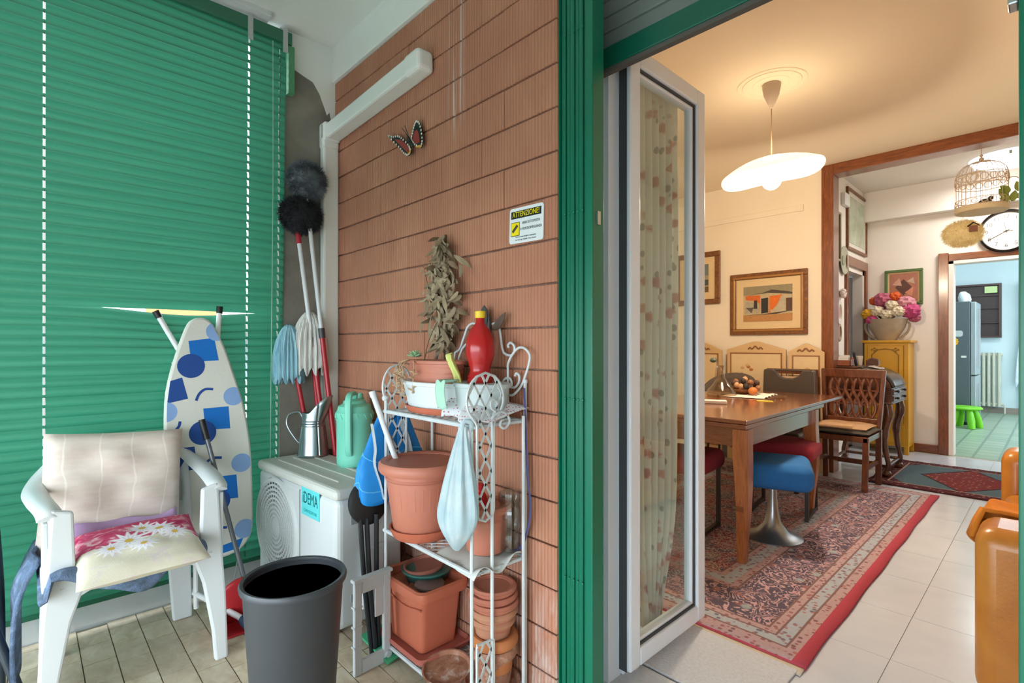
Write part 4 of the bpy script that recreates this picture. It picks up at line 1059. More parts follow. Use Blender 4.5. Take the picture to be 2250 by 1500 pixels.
oval('oval_planter', 'small ribbed terracotta coloured oval planter set in the white one', (-1.555, 1.09, 1.026), .150, .075, .090, TC, .88, .014, (.025, .045, .065))
tag(MB().lathe([(0, 0), (.95, 0), (.97, .01), (0, .016)], 30, sx=.13, sy=.064).o('soil', plain('soil', '#5a4738', .95, 0, .3, 40, .8, 60), loc=(-1.555, 1.09, 1.09)), 'dry soil filling the small oval planter', 'soil')
oval('oval_planter', 'light grey oval planter partly under the dotted cloth', (-1.315, 1.105, .931), .115, .082, .115, plain('planter_grey', '#b9c4c4', .5), .80, .016)
# red bottle with yellow cap
rbt = T('detergent_bottle', 'red ribbed plastic bottle with yellow cap on the top shelf', 'bottle', (-1.335, 1.115, .945))
REDT = plain('bottle_red', '#c51f22', .18, 0, .05, 5, **{'Transmission Weight': .25})
MB().lathe([(0, 0), (.040, 0), (.046, .01), (.046, .085), (.043, .09), (.046, .095), (.043, .102), (.045, .108), (.041, .114), (.043, .12), (.037, .13), (.034, .142), (.040, .165), (.048, .19), (.0495, .215), (.046, .245), (.034, .275), (.018, .296), (.0145, .302), (.0145, .318), (0, .318)], 32).o('body', REDT, rbt)
MB().lathe([(.017, .316), (.018, .318), (.018, .338), (.016, .340), (0, .340)], 20, fn=lambda a, z: 1 + .02*math.cos(16*a)).o('cap', plain('cap_yellow', '#e2c21f', .4), rbt)
YG = plain('yellow_rubber', '#d3d77f', .6, 0, .15, 20)
tag(MB().grid(lambda u, v: (-1.395 + .03*(u-.5) - .025*v + .01*math.sin(5*v), 1.06 + .008*math.sin(8*u+4*v), 1.03 + .115*v - .02*abs(u-.5)), 10, 14).o('rubber_glove', YG, solid=.006), 'pale yellow rubber glove hanging beside the red bottle', 'glove')
tag(MB().grid(lambda u, v: (-1.405 + .05*u, .992 - .010*math.sin(v*PI) + (.05*max(0, v-.75)/.25), 1.052 - .09*(1-min(1, v/.75)) + .004*math.sin(9*u)), 10, 16).o('mint_rag', plain('rag_mint', '#a9d3bf', .9, 0, .1, 30, .3), solid=.003), 'mint green rag folded over the rim of the grey planter', 'rag')
def m_dots():
    g = G('dotted_cloth'); v = g.pos(); d = g.voro(v, 95, rnd=.35); n = g.noise(v, 14, 3)
    return g.done(g.mix(g.step(d, .34, .24), g.mix(n, '#c9ced2', '#e4e3e6'), '#b9707f'), .9)
DOT = m_dots()
def dot_f(u, v):
    # drapes from the planter rim down to the shelf at the right
    x = -1.405 + .215*u; y = 1.005 + .03*math.sin(7*u) + .10*u*v*.5
    z = .932 + (.110*v) * (1 - .75*max(0, u-.35)/.65) + .004*math.sin(15*u + 6*v)
    return (x, y + (.13*v**2), z)
tag(MB().grid(dot_f, 26, 16).o('dotted_cloth', DOT, solid=.003), 'white cloth with small pink dots draped over the grey planter', 'cloth')
# knotted plastic bag
def m_bag():
    g = G('thin_plastic_bag'); n = g.noise(g.pos(), 20, 4, .5)
    g.done(g.ramp(n, [(.3, '#b5d3dc'), (.7, '#d7e6ea')]), .35, 0, g.bump(g.noise(g.scale(g.pos(), (1, 1, .25)), 60, 3), .4, .01))
    tr = g.n('ShaderNodeBsdfTranslucent'); tr.inputs[0].default_value = lin('#cfe3ea'); mx = g.n('ShaderNodeMixShader'); mx.inputs[0].default_value = .35
    tp = g.n('ShaderNodeBsdfTransparent'); m2 = g.n('ShaderNodeMixShader'); m2.inputs[0].default_value = .12
    g.t.links.new(g.b.outputs[0], mx.inputs[1]); g.t.links.new(tr.outputs[0], mx.inputs[2])
    g.t.links.new(mx.outputs[0], m2.inputs[1]); g.t.links.new(tp.outputs[0], m2.inputs[2]); g.t.links.new(m2.outputs[0], g.out.inputs[0]); return g.m
BAGM = m_bag()
pb = T('plastic_bag', 'translucent pale blue plastic bag hanging by its handles from the plant stand', 'bag', (-1.245, .950, .55))
def bag_f(u, v):
    a = 2*PI*u; z = .375*v
    prof = (.012 + .066*math.sin(min(1, v/.30)*PI/2)) if v < .30 else .078 - (.066)*((v-.30)/.70)**1.15
    r = prof * (1 + .10*math.sin(9*a + 3*v)*min(1, v*2) + .06*math.sin(5*a+1))
    return (r*math.cos(a)*.95 + .018*(v-.3), r*math.sin(a)*.72 + .012*v, z)
MB().grid(bag_f, 60, 26).o('sack', BAGM, pb)
MB().tube(spline([(.015, .005, .365), (.02, .01, .39), (.03, .03, .385), (.02, .035, .36)], 5), .008, 7).o('knot', BAGM, pb)
MB().ball((-.005, 0, .075), .05, 16, 10, (1, .8, .8)).o('bundle', plain('white_waste', '#eceff0', .8, 0, .1, 30, .5), pb)

# ------------------------------------------------------------------ plants
def leaf_m(L, w, curl, seed):
    rnd = random.Random(seed); tw = rnd.uniform(-.9, .9)
    def f(u, v):
        y = L*u; ww = w*math.sin(PI*min(1, .06 + .94*u))**.8*(1-.25*u); a = tw*u
        x = (v-.5)*2*ww; z = curl*u*u*L + .35*abs(v-.5)*2*ww
        return (x*math.cos(a) - z*math.sin(a)*.3, y, z*math.cos(a) + x*math.sin(a))
    return MB().grid(f, 7, 4)
def m_dry():
    g = G('dry_leaf'); r = g.rand(); n = g.noise(g.coord(), 60, 3)
    return g.done(g.mix(r, g.mix(n, '#65543f', '#8f7d62'), g.mix(n, '#8a7a5f', '#b9a98b')), .85)
DRY = m_dry()
db = T('dried_leaf_bunch', 'hanging bunch of dried brown leaves on the brick wall', 'dried bunch', (-1.64, 1.195, 1.60))
lm = [leaf_m(random.uniform(.045, .08), random.uniform(.007, .013), random.uniform(-.5, .6), 20+i).mesh('leaf', DRY) for i in range(7)]
MB().tube(spline([(0, 0, .0), (.005, -.01, -.10), (-.005, -.012, -.25), (.01, -.01, -.42), (.015, -.012, -.50)], 5), .006, 6).o('stem', plain('dry_stem', '#57452f', .9), db)
MB().tube(spline([(-.02, -.02, -.42), (-.035, -.02, -.48), (-.05, -.02, -.52)], 5), .007, 6).o('stem', plain('dry_stem_pale', '#8d8172', .9), db)
for i in range(230):
    t = random.random()**.85; z = -.02 - .41*t
    wdt = .020 + .062*math.sin(PI*min(1, .15 + .8*t)); 
    if t < .16: wdt = .018
    x = random.gauss(0, .5)*wdt*1.35; x = max(-.105, min(.115, x))
    ob = inst(lm[i % 7], 'leaf', db, (x + .008, -.012 - random.random()*.042, z), (PI*.5 + PI + random.uniform(-.5, .5), random.uniform(-1.4, 1.4), random.uniform(-.5, .5) + x*5))
for k in range(6): inst(lm[k], 'leaf', db, (-.01 + .012*k - .03, -.02, -.01), (PI*1.5 + random.uniform(-.4, .4), random.uniform(-1.2, 1.2), random.uniform(-1.6, 1.6)))
# succulent
SUC = plain('succulent_green', '#93b78e', .55, 0, .12, 20); SUD = plain('succulent_dry', '#b79a78', .8, 0, .15, 20)
sc_ = T('succulent_plant', 'pale green succulent rosette with dry trailing shoots in the small planter', 'plant', (-1.648, 1.06, 1.105))
sl = MB().ball((0, .016, 0), .017, 8, 6, (.42, 1, .22)).mesh('leaf', SUC); sld = MB().ball((0, .010, 0), .011, 7, 5, (.45, 1, .3)).mesh('leaf', SUD)
for k in range(16):
    a = k*2.4; e = .15 + .9*(k/16)
    inst(sl, 'leaf', sc_, (0, 0, .022 + .008*k/16), (e, 0, a), (1-.4*k/16,)*3)
for j, (sx, sy) in enumerate(((-.06, -.01), (-.035, -.035), (.08, -.045), (.03, -.055))):
    pth = spline([(sx*.4, sy*.6, .01), (sx, sy - .01, .0), (sx*1.1, sy - .018, -.04), (sx*1.05, sy - .02, -.085 - .01*j)], 5)
    MB().tube(pth, .0025, 5).o('stem', SUD, sc_)
    for q in range(8): inst(sld, 'leaf', sc_, tuple(pth[-1 - q] if q < len(pth) else pth[0]), (random.uniform(-.8, .8), random.uniform(-.5, .5), q*2.4))
MB().tube(spline([(.03, .02, 0), (.06, .02, .08), (.10, .03, .15)], 5), .0015, 5).o('stem', plain('dry_stem', '#57452f'), sc_)
# ------------------------------------------------------------------ wall ornaments
bf = T('butterfly_ornament', 'red and black metal butterfly on the brick wall', 'ornament', (-1.9, 1.2, 2.05))
def polyY(pts, y0, y1, name, m, parent, off=(0, 0, 0), **k):
    M = Matrix(((1, 0, 0, 0), (0, 0, 1, 0), (0, 1, 0, 0), (0, 0, 0, 1)))
    return MB().prism(pts, y0, y1, M).o(name, m, parent, False, loc=off, **k)
BO = (1.9, -1.2, -2.05)
wl_ = [(-2.088, 2.124), (-2.052, 2.108), (-2.001, 2.097), (-1.96, 2.072), (-1.908, 2.03), (-1.891, 2.006), (-1.891, 1.988), (-1.912, 1.982), (-1.945, 2.001), (-1.982, 2.035), (-2.036, 2.078)]
wr_ = [(-1.891, 2.048), (-1.88, 2.076), (-1.866, 2.103), (-1.848, 2.117), (-1.824, 2.098), (-1.807, 2.055), (-1.801, 2.011), (-1.814, 1.99), (-1.848, 2.004), (-1.88, 2.03)]
BK = plain('ornament_black', '#1b1a1a', .4); BR_ = plain('ornament_red', '#8c2f2a', .4, 0, .15, 30)
for w, inn in ((wl_, [(-2.028, 2.088), (-1.967, 2.067), (-1.908, 2.022), (-1.898, 2.002), (-1.919, 1.998), (-1.963, 2.034)]), (wr_, [(-1.876, 2.042), (-1.866, 2.072), (-1.842, 2.074), (-1.828, 2.051), (-1.821, 2.015), (-1.855, 2.017)])):
    wo = polyY(w, 1.196, 1.200, 'wing', BK, bf, BO)
    polyY(inn, 1.1945, 1.1955, 'red_patch', BR_, wo)
    n = len(w)
    loop = spline([(x, 0, z) for x, z in w], 5, True)
    cx = sum(p[0] for p in w)/n; cz = sum(p[1] for p in w)/n
    for q in loop[::2]:
        p = (q.x + (cx-q.x)*.10, q.z + (cz-q.z)*.10)
        polyY(disc(p, .0048, 8), 1.1943, 1.1955, 'white_spot', plain('ornament_white', '#d9d6c8', .5), wo)
for q in ([(-1.923, 1.987), (-1.894, 1.991), (-1.887, 2.007), (-1.905, 1.998)], [(-1.859, 2.005), (-1.818, 1.991), (-1.807, 2.002), (-1.845, 2.005)]): polyY(q, 1.194, 1.1955, 'yellow_edge', plain('ornament_yellow', '#d09a3a', .5), bf, BO)
MB().tube([(-1.914, 1.194, 2.068), (-1.903, 1.190, 2.053), (-1.891, 1.188, 2.037), (-1.878, 1.190, 2.02), (-1.866, 1.194, 2.007)], [.004, .009, .010, .008, .003], 10).o('body', BK, bf, loc=BO)
for a, b in (((-1.908, 2.066), (-1.945, 2.108)), ((-1.904, 2.066), (-1.922, 2.112))): MB().tube([(a[0], 1.19, a[1]), (b[0], 1.185, b[1])], .0015, 5).o('antenna', BK, bf, loc=BO)
b2 = T('butterfly_ornament', 'dark metal butterfly behind the red bottle', 'ornament', (-1.37, 1.2, 1.25))
DKM = plain('ornament_dark', '#454241', .5, .2, .2, 30)
O2 = (1.37, -1.2, -1.25)
polyY([(-1.429, 1.235), (-1.427, 1.265), (-1.419, 1.298), (-1.404, 1.312), (-1.389, 1.296), (-1.386, 1.264), (-1.390, 1.235)], 1.19, 1.194, 'wing', DKM, b2, O2)
polyY([(-1.350, 1.235), (-1.335, 1.255), (-1.303, 1.276), (-1.286, 1.282), (-1.298, 1.250), (-1.318, 1.225), (-1.345, 1.222)], 1.185, 1.189, 'wing', plain('ornament_brown', '#6a544c', .5, 0, .2, 30), b2, O2)
polyY([(-1.435, 1.232), (-1.40, 1.228), (-1.385, 1.19), (-1.41, 1.165), (-1.43, 1.18)], 1.19, 1.194, 'wing', DKM, b2, O2)
MB().tube([(-1.372, 1.188, 1.27), (-1.370, 1.186, 1.235), (-1.368, 1.188, 1.20)], [.004, .009, .004], 8).o('body', DKM, b2, loc=O2)
# warning sign
sg = T('warning_sign', 'white warning sign with black and yellow heading on the brick wall', 'sign', (-1.218, 1.2195, 1.575), rot=(0, math.radians(1.5), 0))
SW, SH_ = .160, .120
M_s = Matrix(((1, 0, 0, 0), (0, 0, -1, 0), (0, 1, 0, 0), (0, 0, 0, 1)))
MB().prism(rrect(SW, SH_, .010), 0, .003, M_s).o('plate', plain('sign_white', '#dfe4e6', .35, 0, .02), sg, False)
MB().box(-.072, .070, -.0036, -.003, .024, .049).o('heading_band', plain('sign_black', '#17191a', .4), sg, False)
YEL = plain('sign_yellow', '#f0d90c', .4, 0, .03); INK = plain('sign_ink', '#3a434b', .5)
tm = lambda s, z, x, sz, m, sx=1.0, al='CENTER': text_mesh('lettering', s, sz, m, sg, Matrix.Translation((x, -.0041, z)) @ RXY, .0002, al, sx)
tm('ATTENZIONE!', .0365, -.001, .0255, YEL, .78)
MB().box(-.072, -.030, -.0036, -.003, -.035, .012).o('pictogram_border', plain('sign_black', '#17191a'), sg, False)
MB().box(-.0700, -.0320, -.0042, -.0036, -.033, .010).o('pictogram_panel', YEL, sg, False)
MB().cb((0, 0, 0), (.032, .0006, .010), Matrix.Translation((-.051, -.0046, -.010)) @ rotm(0, -math.radians(42))).o('camera_symbol', plain('sign_cam', '#4a4436', .5), sg, False)
tm('AREA SOTTOPOSTA', .006, .024, .0125, INK, .72); tm('A VIDEOSORVEGLIANZA', -.014, .024, .0125, INK, .72)
tm('Per la sua tutela immagini in registrazione', -.039, .0, .0068, INK, .85); tm("Art. 13 D. Lgs. 196/2003 - Provv. Garante", -.049, .0, .0068, INK, .85)

# ------------------------------------------------------------------ between unit and stand: bag, stool, crate
BLU = plain('bag_blue', '#0f86d6', .6, 0, .12, 14, .25, 40); GRS = plain('bag_strap', '#a9adae', .8)
cb_ = T('cooler_bag', 'bright blue cooler bag with grey strap hung beside the plant stand', 'bag', (-1.795, 1.04, .585))
def bagf(u, v):
    a = 2*PI*u; z = .305*v
    w = .036*(1 - .55*max(0, v-.45)/.55); d = .138*(1 - .55*max(0, v-.40)/.60)
    k = (abs(math.cos(a))**3.2 + abs(math.sin(a))**3.2)**(-1/3.2)
    r = 1 + .05*math.sin(6*a + 5*v) 
    return (w*k*math.cos(a)*r, d*k*math.sin(a)*r + .02*v - .0, z + .02*math.sin(3*a))
mb = MB().grid(bagf, 48, 16); mb.lathe([(0, 0), (1, 0)], 24, sx=.034, sy=.13); mb.o('body', BLU, cb_, solid=.004)
for zz in (.05, .16): MB().tube([(bagf(u/40, zz/.305)[0]*1.02, bagf(u/40, zz/.305)[1]*1.02, bagf(u/40, zz/.305)[2]) for u in range(40)], .003, 6, closed=True).o('piping', plain('bag_piping', '#55b3ea', .6), cb_)
MB().tube(spline([(.030, -.095, .29), (.044, -.088, .20), (.046, -.092, .14), (.040, -.065, .06), (.034, -.05, .0)], 6), .011, 6, flat=.16).o('strap', GRS, cb_)
MB().tube(spline([(.02, .03, .29), (.044, .05, .22), (.040, .075, .12)], 6), .011, 6, flat=.16).o('strap', GRS, cb_)
fs_ = T('folding_stool', 'black folded stool with padded round seat beside the outdoor unit', 'stool', (-1.80, .955, 0))
MB().lathe([(0, -.012), (.075, -.012), (.085, -.004), (.085, .006), (.07, .014), (0, .016)], 32, sx=1, sy=.95, M=Matrix.Translation((0, -.005, .575)) @ rotm(0, PI/2 - .12)).o('seat', BLACK, fs_)
for a, b in (((.01, -.045, .54), (.02, .0, .0)), ((.025, .015, .53), (.03, .025, .0)), ((.015, -.02, .52), (.03, .01, .02))): MB().tube(spline([a, ((a[0]+b[0])/2+.004, (a[1]+b[1])/2 - .008, .27), b], 5), .0095, 8).o('leg', plain('stool_tube', '#26292d', .35, .3), fs_)
MB().tube([(.03, .0, .16), (.03, .10, .20)], .007, 8).o('brace', plain('stool_tube', '#26292d'), fs_)
CRT = plain('crate_grey', '#c3c9cd', .5, 0, .05)
cr = T('plastic_crate', 'light grey folding plastic crate standing on edge beside the square planter', 'crate', (-1.705, .915, 0), math.radians(4))
MB().box(-.008, .008, -.075, -.045, 0, .335).box(-.008, .008, .045, .075, 0, .335).box(-.008, .008, -.045, .045, 0, .05).box(-.008, .008, -.045, .045, .285, .335).o('frame', CRT, cr, False, .004)
for z in (.10, .17, .24): MB().box(-.011, .011, -.078, -.045, z, z+.006).o('rib', CRT, cr, False)
MB().box(-.003, .003, .012, .045, .18, .285).o('inner_panel', CRT, cr, False)
MB().tube([(-.01, .06, .03), (.018, .06, .03)], .012, 12).o('hinge_stud', CRT, cr)
MB().box(-.014, .014, -.08, .08, .33, .342).o('top_rail', CRT, cr, False, .003)
# ------------------------------------------------------------------ rugs
def m_rug(Wd, Ln, small=False):
    g = G('persian_rug' if not small else 'medallion_rug'); v = g.coord(); o = g.xyz(v)
    if not small:
        ex = g.math('SUBTRACT', Wd, o[0]); e0 = g.math('MINIMUM', g.math('MINIMUM', ex, o[0]), g.math('MINIMUM', o[1], g.math('SUBTRACT', Ln, o[1])))
        n1 = g.noise(v, 34, 4, 1.5); n2 = g.noise(v, 90, 3)
        vd = g.voro(v, 38); vc = g.xyz(g.voro(v, 38, out='Color'))
        # small flowers of the guard bands
        guard = g.mix(g.step(vd, .42, .26), g.mix(n2, '#987a7a', '#b49a9c'), g.mix(vc[0], '#5b3a46', '#a05a52'))
        guard2 = g.mix(g.step(vd, .44, .26), g.mix(n1, '#8b98a6', '#aab0b8'), g.mix(vc[1], '#4b5a68', '#9a5f5c'))
        # main border: navy ground, pink scrolls, cream and ochre flowers
        navy = g.mix(n2, '#26223a', '#3a3148')
        ct = g.math('ABSOLUTE', g.math('SUBTRACT', g.math('FRACT', g.math('MULTIPLY', g.noise(v, 9.0, 2, 1.8, .45), 7.0)), .5))
        main = g.mix(g.step(ct, .20, .10), navy, '#b58e94')
        main = g.mix(g.math('MULTIPLY', g.step(g.voro(v, 11.0), .26, .16), .7), main, '#8b4a3f')
        main = g.mix(g.math('MULTIPLY', g.step(vd, .30, .18), .85), main, g.mix(vc[0], '#b7a79a', '#a8623c'))
        main = g.mix(g.math('MULTIPLY', g.step(g.voro(v, 7.0), .22, .12), .8), main, '#8fa0a3')
        # field: crimson and navy with cream sprays
        fld = g.mix(g.step(g.noise(v, 5.5, 3, 1.2), .46, .54), '#7a1f2e', g.mix(g.step(g.noise(v, 9, 3), .5, .6), '#35304a', '#6b5a62'))
        fld = g.mix(g.step(g.math('ABSOLUTE', g.math('SUBTRACT', n1, .5)), .05, .02), fld, '#b9a596')
        fld = g.mix(g.math('MULTIPLY', g.step(vd, .28, .16), .8), fld, g.mix(vc[1], '#9fa6a6', '#a4605a'))
        c = main
        def band(lo, hi, a, b): return g.mix(g.math('GREATER_THAN', e0, hi), a, b)
        c = g.mix(g.math('GREATER_THAN', e0, .555), g.mix(g.math('GREATER_THAN', e0, .19), guard2, main), fld)
        inb = g.math('MULTIPLY', g.math('GREATER_THAN', e0, .425), g.math('LESS_THAN', e0, .555))
        c = g.mix(inb, c, g.mix(g.math('MULTIPLY', g.math('GREATER_THAN', e0, .465), g.math('LESS_THAN', e0, .52)), guard, guard2))
        og = g.math('LESS_THAN', e0, .09); c = g.mix(og, c, guard)
        og2 = g.math('MULTIPLY', g.math('GREATER_THAN', e0, .15), g.math('LESS_THAN', e0, .19)); c = g.mix(og2, c, guard)
        for q in (.092, .150, .190, .425, .555): c = g.mix(g.step(g.math('ABSOLUTE', g.math('SUBTRACT', e0, q)), .006, .003), c, '#6d4a44')
        side = g.math('LESS_THAN', g.math('MINIMUM', ex, o[0]), .048)
        c = g.mix(side, c, g.mix(n2, '#9c0f2e', '#b01f3a'))
        fr = g.math('LESS_THAN', o[1], .012); c = g.mix(fr, c, '#b02038')
        c = g.mix(.12, c, '#c2b6bc')
        return g.done(c, .95, 0, g.bump(g.noise(v, 420, 2), .4, .003), .1)
    cx = g.math('SUBTRACT', o[0], Wd/2); cy = g.math('SUBTRACT', o[1], Ln/2)
    e0 = g.math('MINIMUM', g.math('SUBTRACT', Wd/2, g.math('ABSOLUTE', cx)), g.math('SUBTRACT', Ln/2, g.math('ABSOLUTE', cy)))
    dm = g.math('ADD', g.math('MULTIPLY', g.math('ABSOLUTE', cx), 1.0), g.math('MULTIPLY', g.math('ABSOLUTE', cy), .62))
    vd = g.voro(v, 30); vc = g.xyz(g.voro(v, 30, out='Color')); n2 = g.noise(v, 60, 3)
    med = g.mix(g.step(vd, .32, .2), '#6a2c2c', g.mix(vc[0], '#a8806c', '#3a3d44'))
    tealf = g.mix(n2, '#41525a', '#566870')
    bor = g.mix(g.step(vd, .34, .22), '#4a2228', g.mix(vc[1], '#9a7a6c', '#5d4a52'))
    c = g.mix(g.math('LESS_THAN', dm, .30), tealf, med)
    c = g.mix(g.step(g.math('ABSOLUTE', g.math('SUBTRACT', dm, .31)), .014, .008), c, '#2d2428')
    cor = g.math('GREATER_THAN', dm, .66); c = g.mix(cor, c, bor)
    c = g.mix(g.math('LESS_THAN', e0, .13), c, bor)
    c = g.mix(g.step(g.math('ABSOLUTE', g.math('SUBTRACT', e0, .13)), .008, .004), c, '#a08274')
    return g.done(c, .95, 0, g.bump(n2, .3, .003), .1)
def rug_mesh(Wd, Ln, wob=.003):
    return MB().grid(lambda u, v: (Wd*u + (wob*math.sin(31*v + 2) if u in (0.0, 1.0) else 0), Ln*v, .012 + .0015*math.sin(17*u*3)*math.sin(11*v*3)), 40, 60)
rg = T('persian_rug', 'large patterned persian rug with red edge under the dining table', 'rug', (-2.62, 2.03, 0))
rug_mesh(2.0, 3.08).o('pile', m_rug(2.0, 3.08), rg, solid=.010, loc=(0, 0, -.004))
MB().grid(lambda u, v: (2.0*u, -.045 + .05*v + .006*math.sin(60*u)*(1-v), .004 + .004*v), 120, 3).o('fringe', plain('rug_fringe', '#c9bda8', .95, 0, .15, 60, .6), rg, solid=.003)
r2 = T('medallion_rug', 'small dark teal rug with red diamond medallion in the hall', 'rug', (-1.12, 5.24, 0))
rug_mesh(1.20, 1.22, .004).o('pile', m_rug(1.20, 1.22, True), r2, solid=.008, loc=(0, 0, -.004))
mt = tag(MB().box(0, .42, 0, .37, 0, .010).o('door_mat', plain('mat_grey', '#c6c9cf', .95, 0, .18, 90, .8, 160), smooth=False, bevel=.003, loc=(-1.055, 1.64, .001)), 'pale grey textile door mat inside the glass door', 'mat')

# ------------------------------------------------------------------ dining table
TW = wood('table_wood', '#5c3018', '#84492a', .16, (2, 14, 14), .6); TWL = wood('table_leg_wood', '#7a4422', '#a5653a', .28, (14, 14, 1.6), .3)
INL = plain('inlay_dark', '#3e1d0d', .3)
tb = T('dining_table', 'polished brown wooden extending dining table with tapered legs', 'table', (-1.56, 2.72, .012), math.radians(1.2))
MB().box(-.46, .46, -.01, 1.88, .743, .765).o('top', TW, tb, False, .004)
MB().box(-.455, .455, -.005, 1.40, .716, .741).o('lower_leaf', TW, tb, False, .004)
for x in (-.42, .42): MB().box(x-.012, x+.012, .06, 1.22, .615, .716).o('apron', TW, tb, False, .002)
for y in (.045, 1.235): MB().box(-.42, .42, y-.012, y+.012, .615, .716).o('apron', TW, tb, False, .002)
def sabre(mb, x, y, sx, sy):
    rings = []
    for k in range(13):
        t = k/12; z = .714*(1-t); w = .040 - .019*max(0, t-.22)/.78; off = .018*math.sin(PI*min(1, max(0, (t-.2)/.6)))*.6 - .010*max(0, t-.75)
        rings.append(([(x + sx*off + a*w, y + sy*off + b*w) for a, b in ((1, 1), (-1, 1), (-1, -1), (1, -1))], z))
    return loft(rings[::-1])
for x in (-.415, .415):
    for y in (.045, 1.235):
        lg = sabre(MB(), x, y, 1 if x > 0 else -1, -1 if y < .5 else 1).o('leg', TWL, tb, True, .003, ang=35)
        MB().box(x-.020, x+.020, y-.0415 if y < .5 else y+.0395, y-.0395 if y < .5 else y+.0415, .28, .52).o('inlay_panel', wood('inlay_wood', '#59290f', '#7b4420', .3, (14, 14, 2)), lg, False)

# ------------------------------------------------------------------ seats round the table
def tulip(label, loc, rz, fab, s=.42):
    t = T('upholstered_stool', label, 'stool', loc, rz)
    MB().box(-s/2, s/2, -s/2, s/2, .325, .475).o('seat', fab, t, True, .055, seg=6)
    MB().lathe([(0, .0), (.165, 0), (.165, .006), (.15, .012), (.09, .035), (.05, .085), (.032, .16), (.024, .25), (.022, .34), (0, .34)], 36).o('tulip_base', plain('brushed_alu', '#8f9498', .32, .9, .08), t)
    return t
BLF = plain('blue_fabric', '#1b5f9c', .9, 0, .12, 30, .3, 200); RDF = plain('red_fabric', '#8e2436', .9, 0, .12, 30, .3, 200)
tulip('blue upholstered stool with silver tulip base under the table', (-1.18, 3.29, .012), .35, BLF)
def sled(label, loc, rz, fab):
    t = T('upholstered_chair', label, 'chair', loc, rz)
    MB().box(-.21, .21, -.20, .20, .375, .50).o('seat', fab, t, True, .05, seg=6)
    DK = plain('dark_steel', '#3a3432', .4, .5)
    for s in (-1, 1):
        for y in (-.16, .16): MB().bar((s*.17, y, 0), (s*.17, y, .39), .022, .022).o('leg', DK, t, False)
        MB().bar((s*.17, -.16, .02), (s*.17, .16, .02), .022, .022).o('runner', DK, t, False)
    return t
sled('dark red upholstered chair seat pushed under the far half of the table', (-1.31, 3.86, .012), .12, RDF)
sled('dark red upholstered chair seat near the glass door leaf', (-1.64, 3.05, .012), .1, RDF)
# dark leather chair with hand hole
LEA = plain('dark_leather', '#3f342b', .38, 0, .10, 18, .25, 90)
bc = T('leather_chair', 'dark brown leather chair with a cut out hand hole in its back', 'chair', (-1.57, 4.56, .012))
ou = [(-.205, .40), (.205, .40), (.212, .70), (.205, .93), (.19, .95), (.13, .95), (.10, .935), (.075, .895), (.03, .875), (-.03, .875), (-.075, .895), (-.10, .935), (-.13, .95), (-.19, .95), (-.205, .93), (-.212, .70)]
MXZ2 = Matrix(((1, 0, 0, 0), (0, 0, 1, 0), (0, 1, 0, 0), (0, 0, 0, 1)))
MB().prism(ou, .17, .215, MXZ2).o('backrest', LEA, bc, False, .012, seg=3)
MB().box(-.205, -.10, .18, .205, .93, .945).box(.10, .205, .18, .205, .93, .945).box(-.12, .12, .18, .205, .935, .952).o('hand_rail', LEA, bc, False, .006)
MB().box(-.21, .21, -.22, .2, .41, .47).o('seat', LEA, bc, False, .02)
for x in (-.18, .18):
    for y in (-.19, .18): MB().bar((x, y, 0), (x, y, .41), .03, .03).o('leg', plain('dark_steel', '#3a3432'), bc, False)
# lattice back chair
CW = wood('chair_wood', '#43200f', '#733a1c', .28, (10, 10, 2), .3)
lc = T('lattice_back_chair', 'brown wooden chair with woven lattice back at the table end', 'chair', (-1.215, 5.0, 0), 0)
for x in (-.20, .19):
    MB().bar((x*.95, -.20, 0), (x, -.20, .44), .040, .040).o('leg', CW, lc, False, .004)
    MB().bar((x, .21, 0), (x*1.02, .20, .46), .036, .042).o('leg', CW, lc, False, .004)
    MB().bar((x*1.02, .20, .46), (x*1.16, .255, .955), .042, .030).o('back_post', CW, lc, False, .004)
MB().box(-.215, .205, -.22, .21, .40, .445).o('seat_frame', CW, lc, False, .004)
MB().box(-.195, .185, .19, .21, .16, .19).o('stretcher', CW, lc, False); MB().box(-.205, -.185, -.2, .2, .18, .21).o('stretcher', CW, lc, False); MB().box(.175, .195, -.2, .2, .18, .21).o('stretcher', CW, lc, False)
MB().bar((-.245, .250, .925), (.232, .250, .925), .030, .075).o('top_rail', CW, lc, False, .006)
MB().bar((-.205, .207, .525), (.195, .207, .525), .028, .045).o('lower_rail', CW, lc, False, .004)
nb = 6
for i in range(nb):
    for sg in (1, -1):
        pts = []
        for k in range(13):
            t = k/12; xx = -.165 + (i + .5)*.33/nb + sg*.030*math.sin(2*PI*t*1.0 + (0 if i % 2 else PI)*0)
            pts.append((xx + .012*(t)*(i-2.5)/2.5, .207 + .043*t + sg*.004*math.cos(2*PI*t), .545 + .345*t))
        MB().tube(pts, .0125, 6, flat=.35).o('lattice_strip', CW, lc)
for z in (.66, .78): MB().bar((-.20, .207+.043*(z-.545)/.345, z), (.19, .207+.043*(z-.545)/.345, z), .010, .012).o('lattice_rod', CW, lc, False)
ck = tag(pillow(.40, .36, .05, 16, 16, .03, .003, 8, 4).o('seat_cushion', plain('beige_cushion', '#b9936f', .95, 0, .08, 20, .3), loc=(-1.225, 4.985, .500)), 'flat beige cushion on the lattice back chair', 'cushion')
tag(pillow(.44, .42, .045, 22, 22, .02, .008, 12, 4).o('seat_cushion', plain('grey_cushion', '#4a443c', .95, 0, .2, 30, .4), loc=(-1.22, 4.99, .468)), 'crumpled dark grey cover under the beige cushion on the lattice chair', 'cushion')
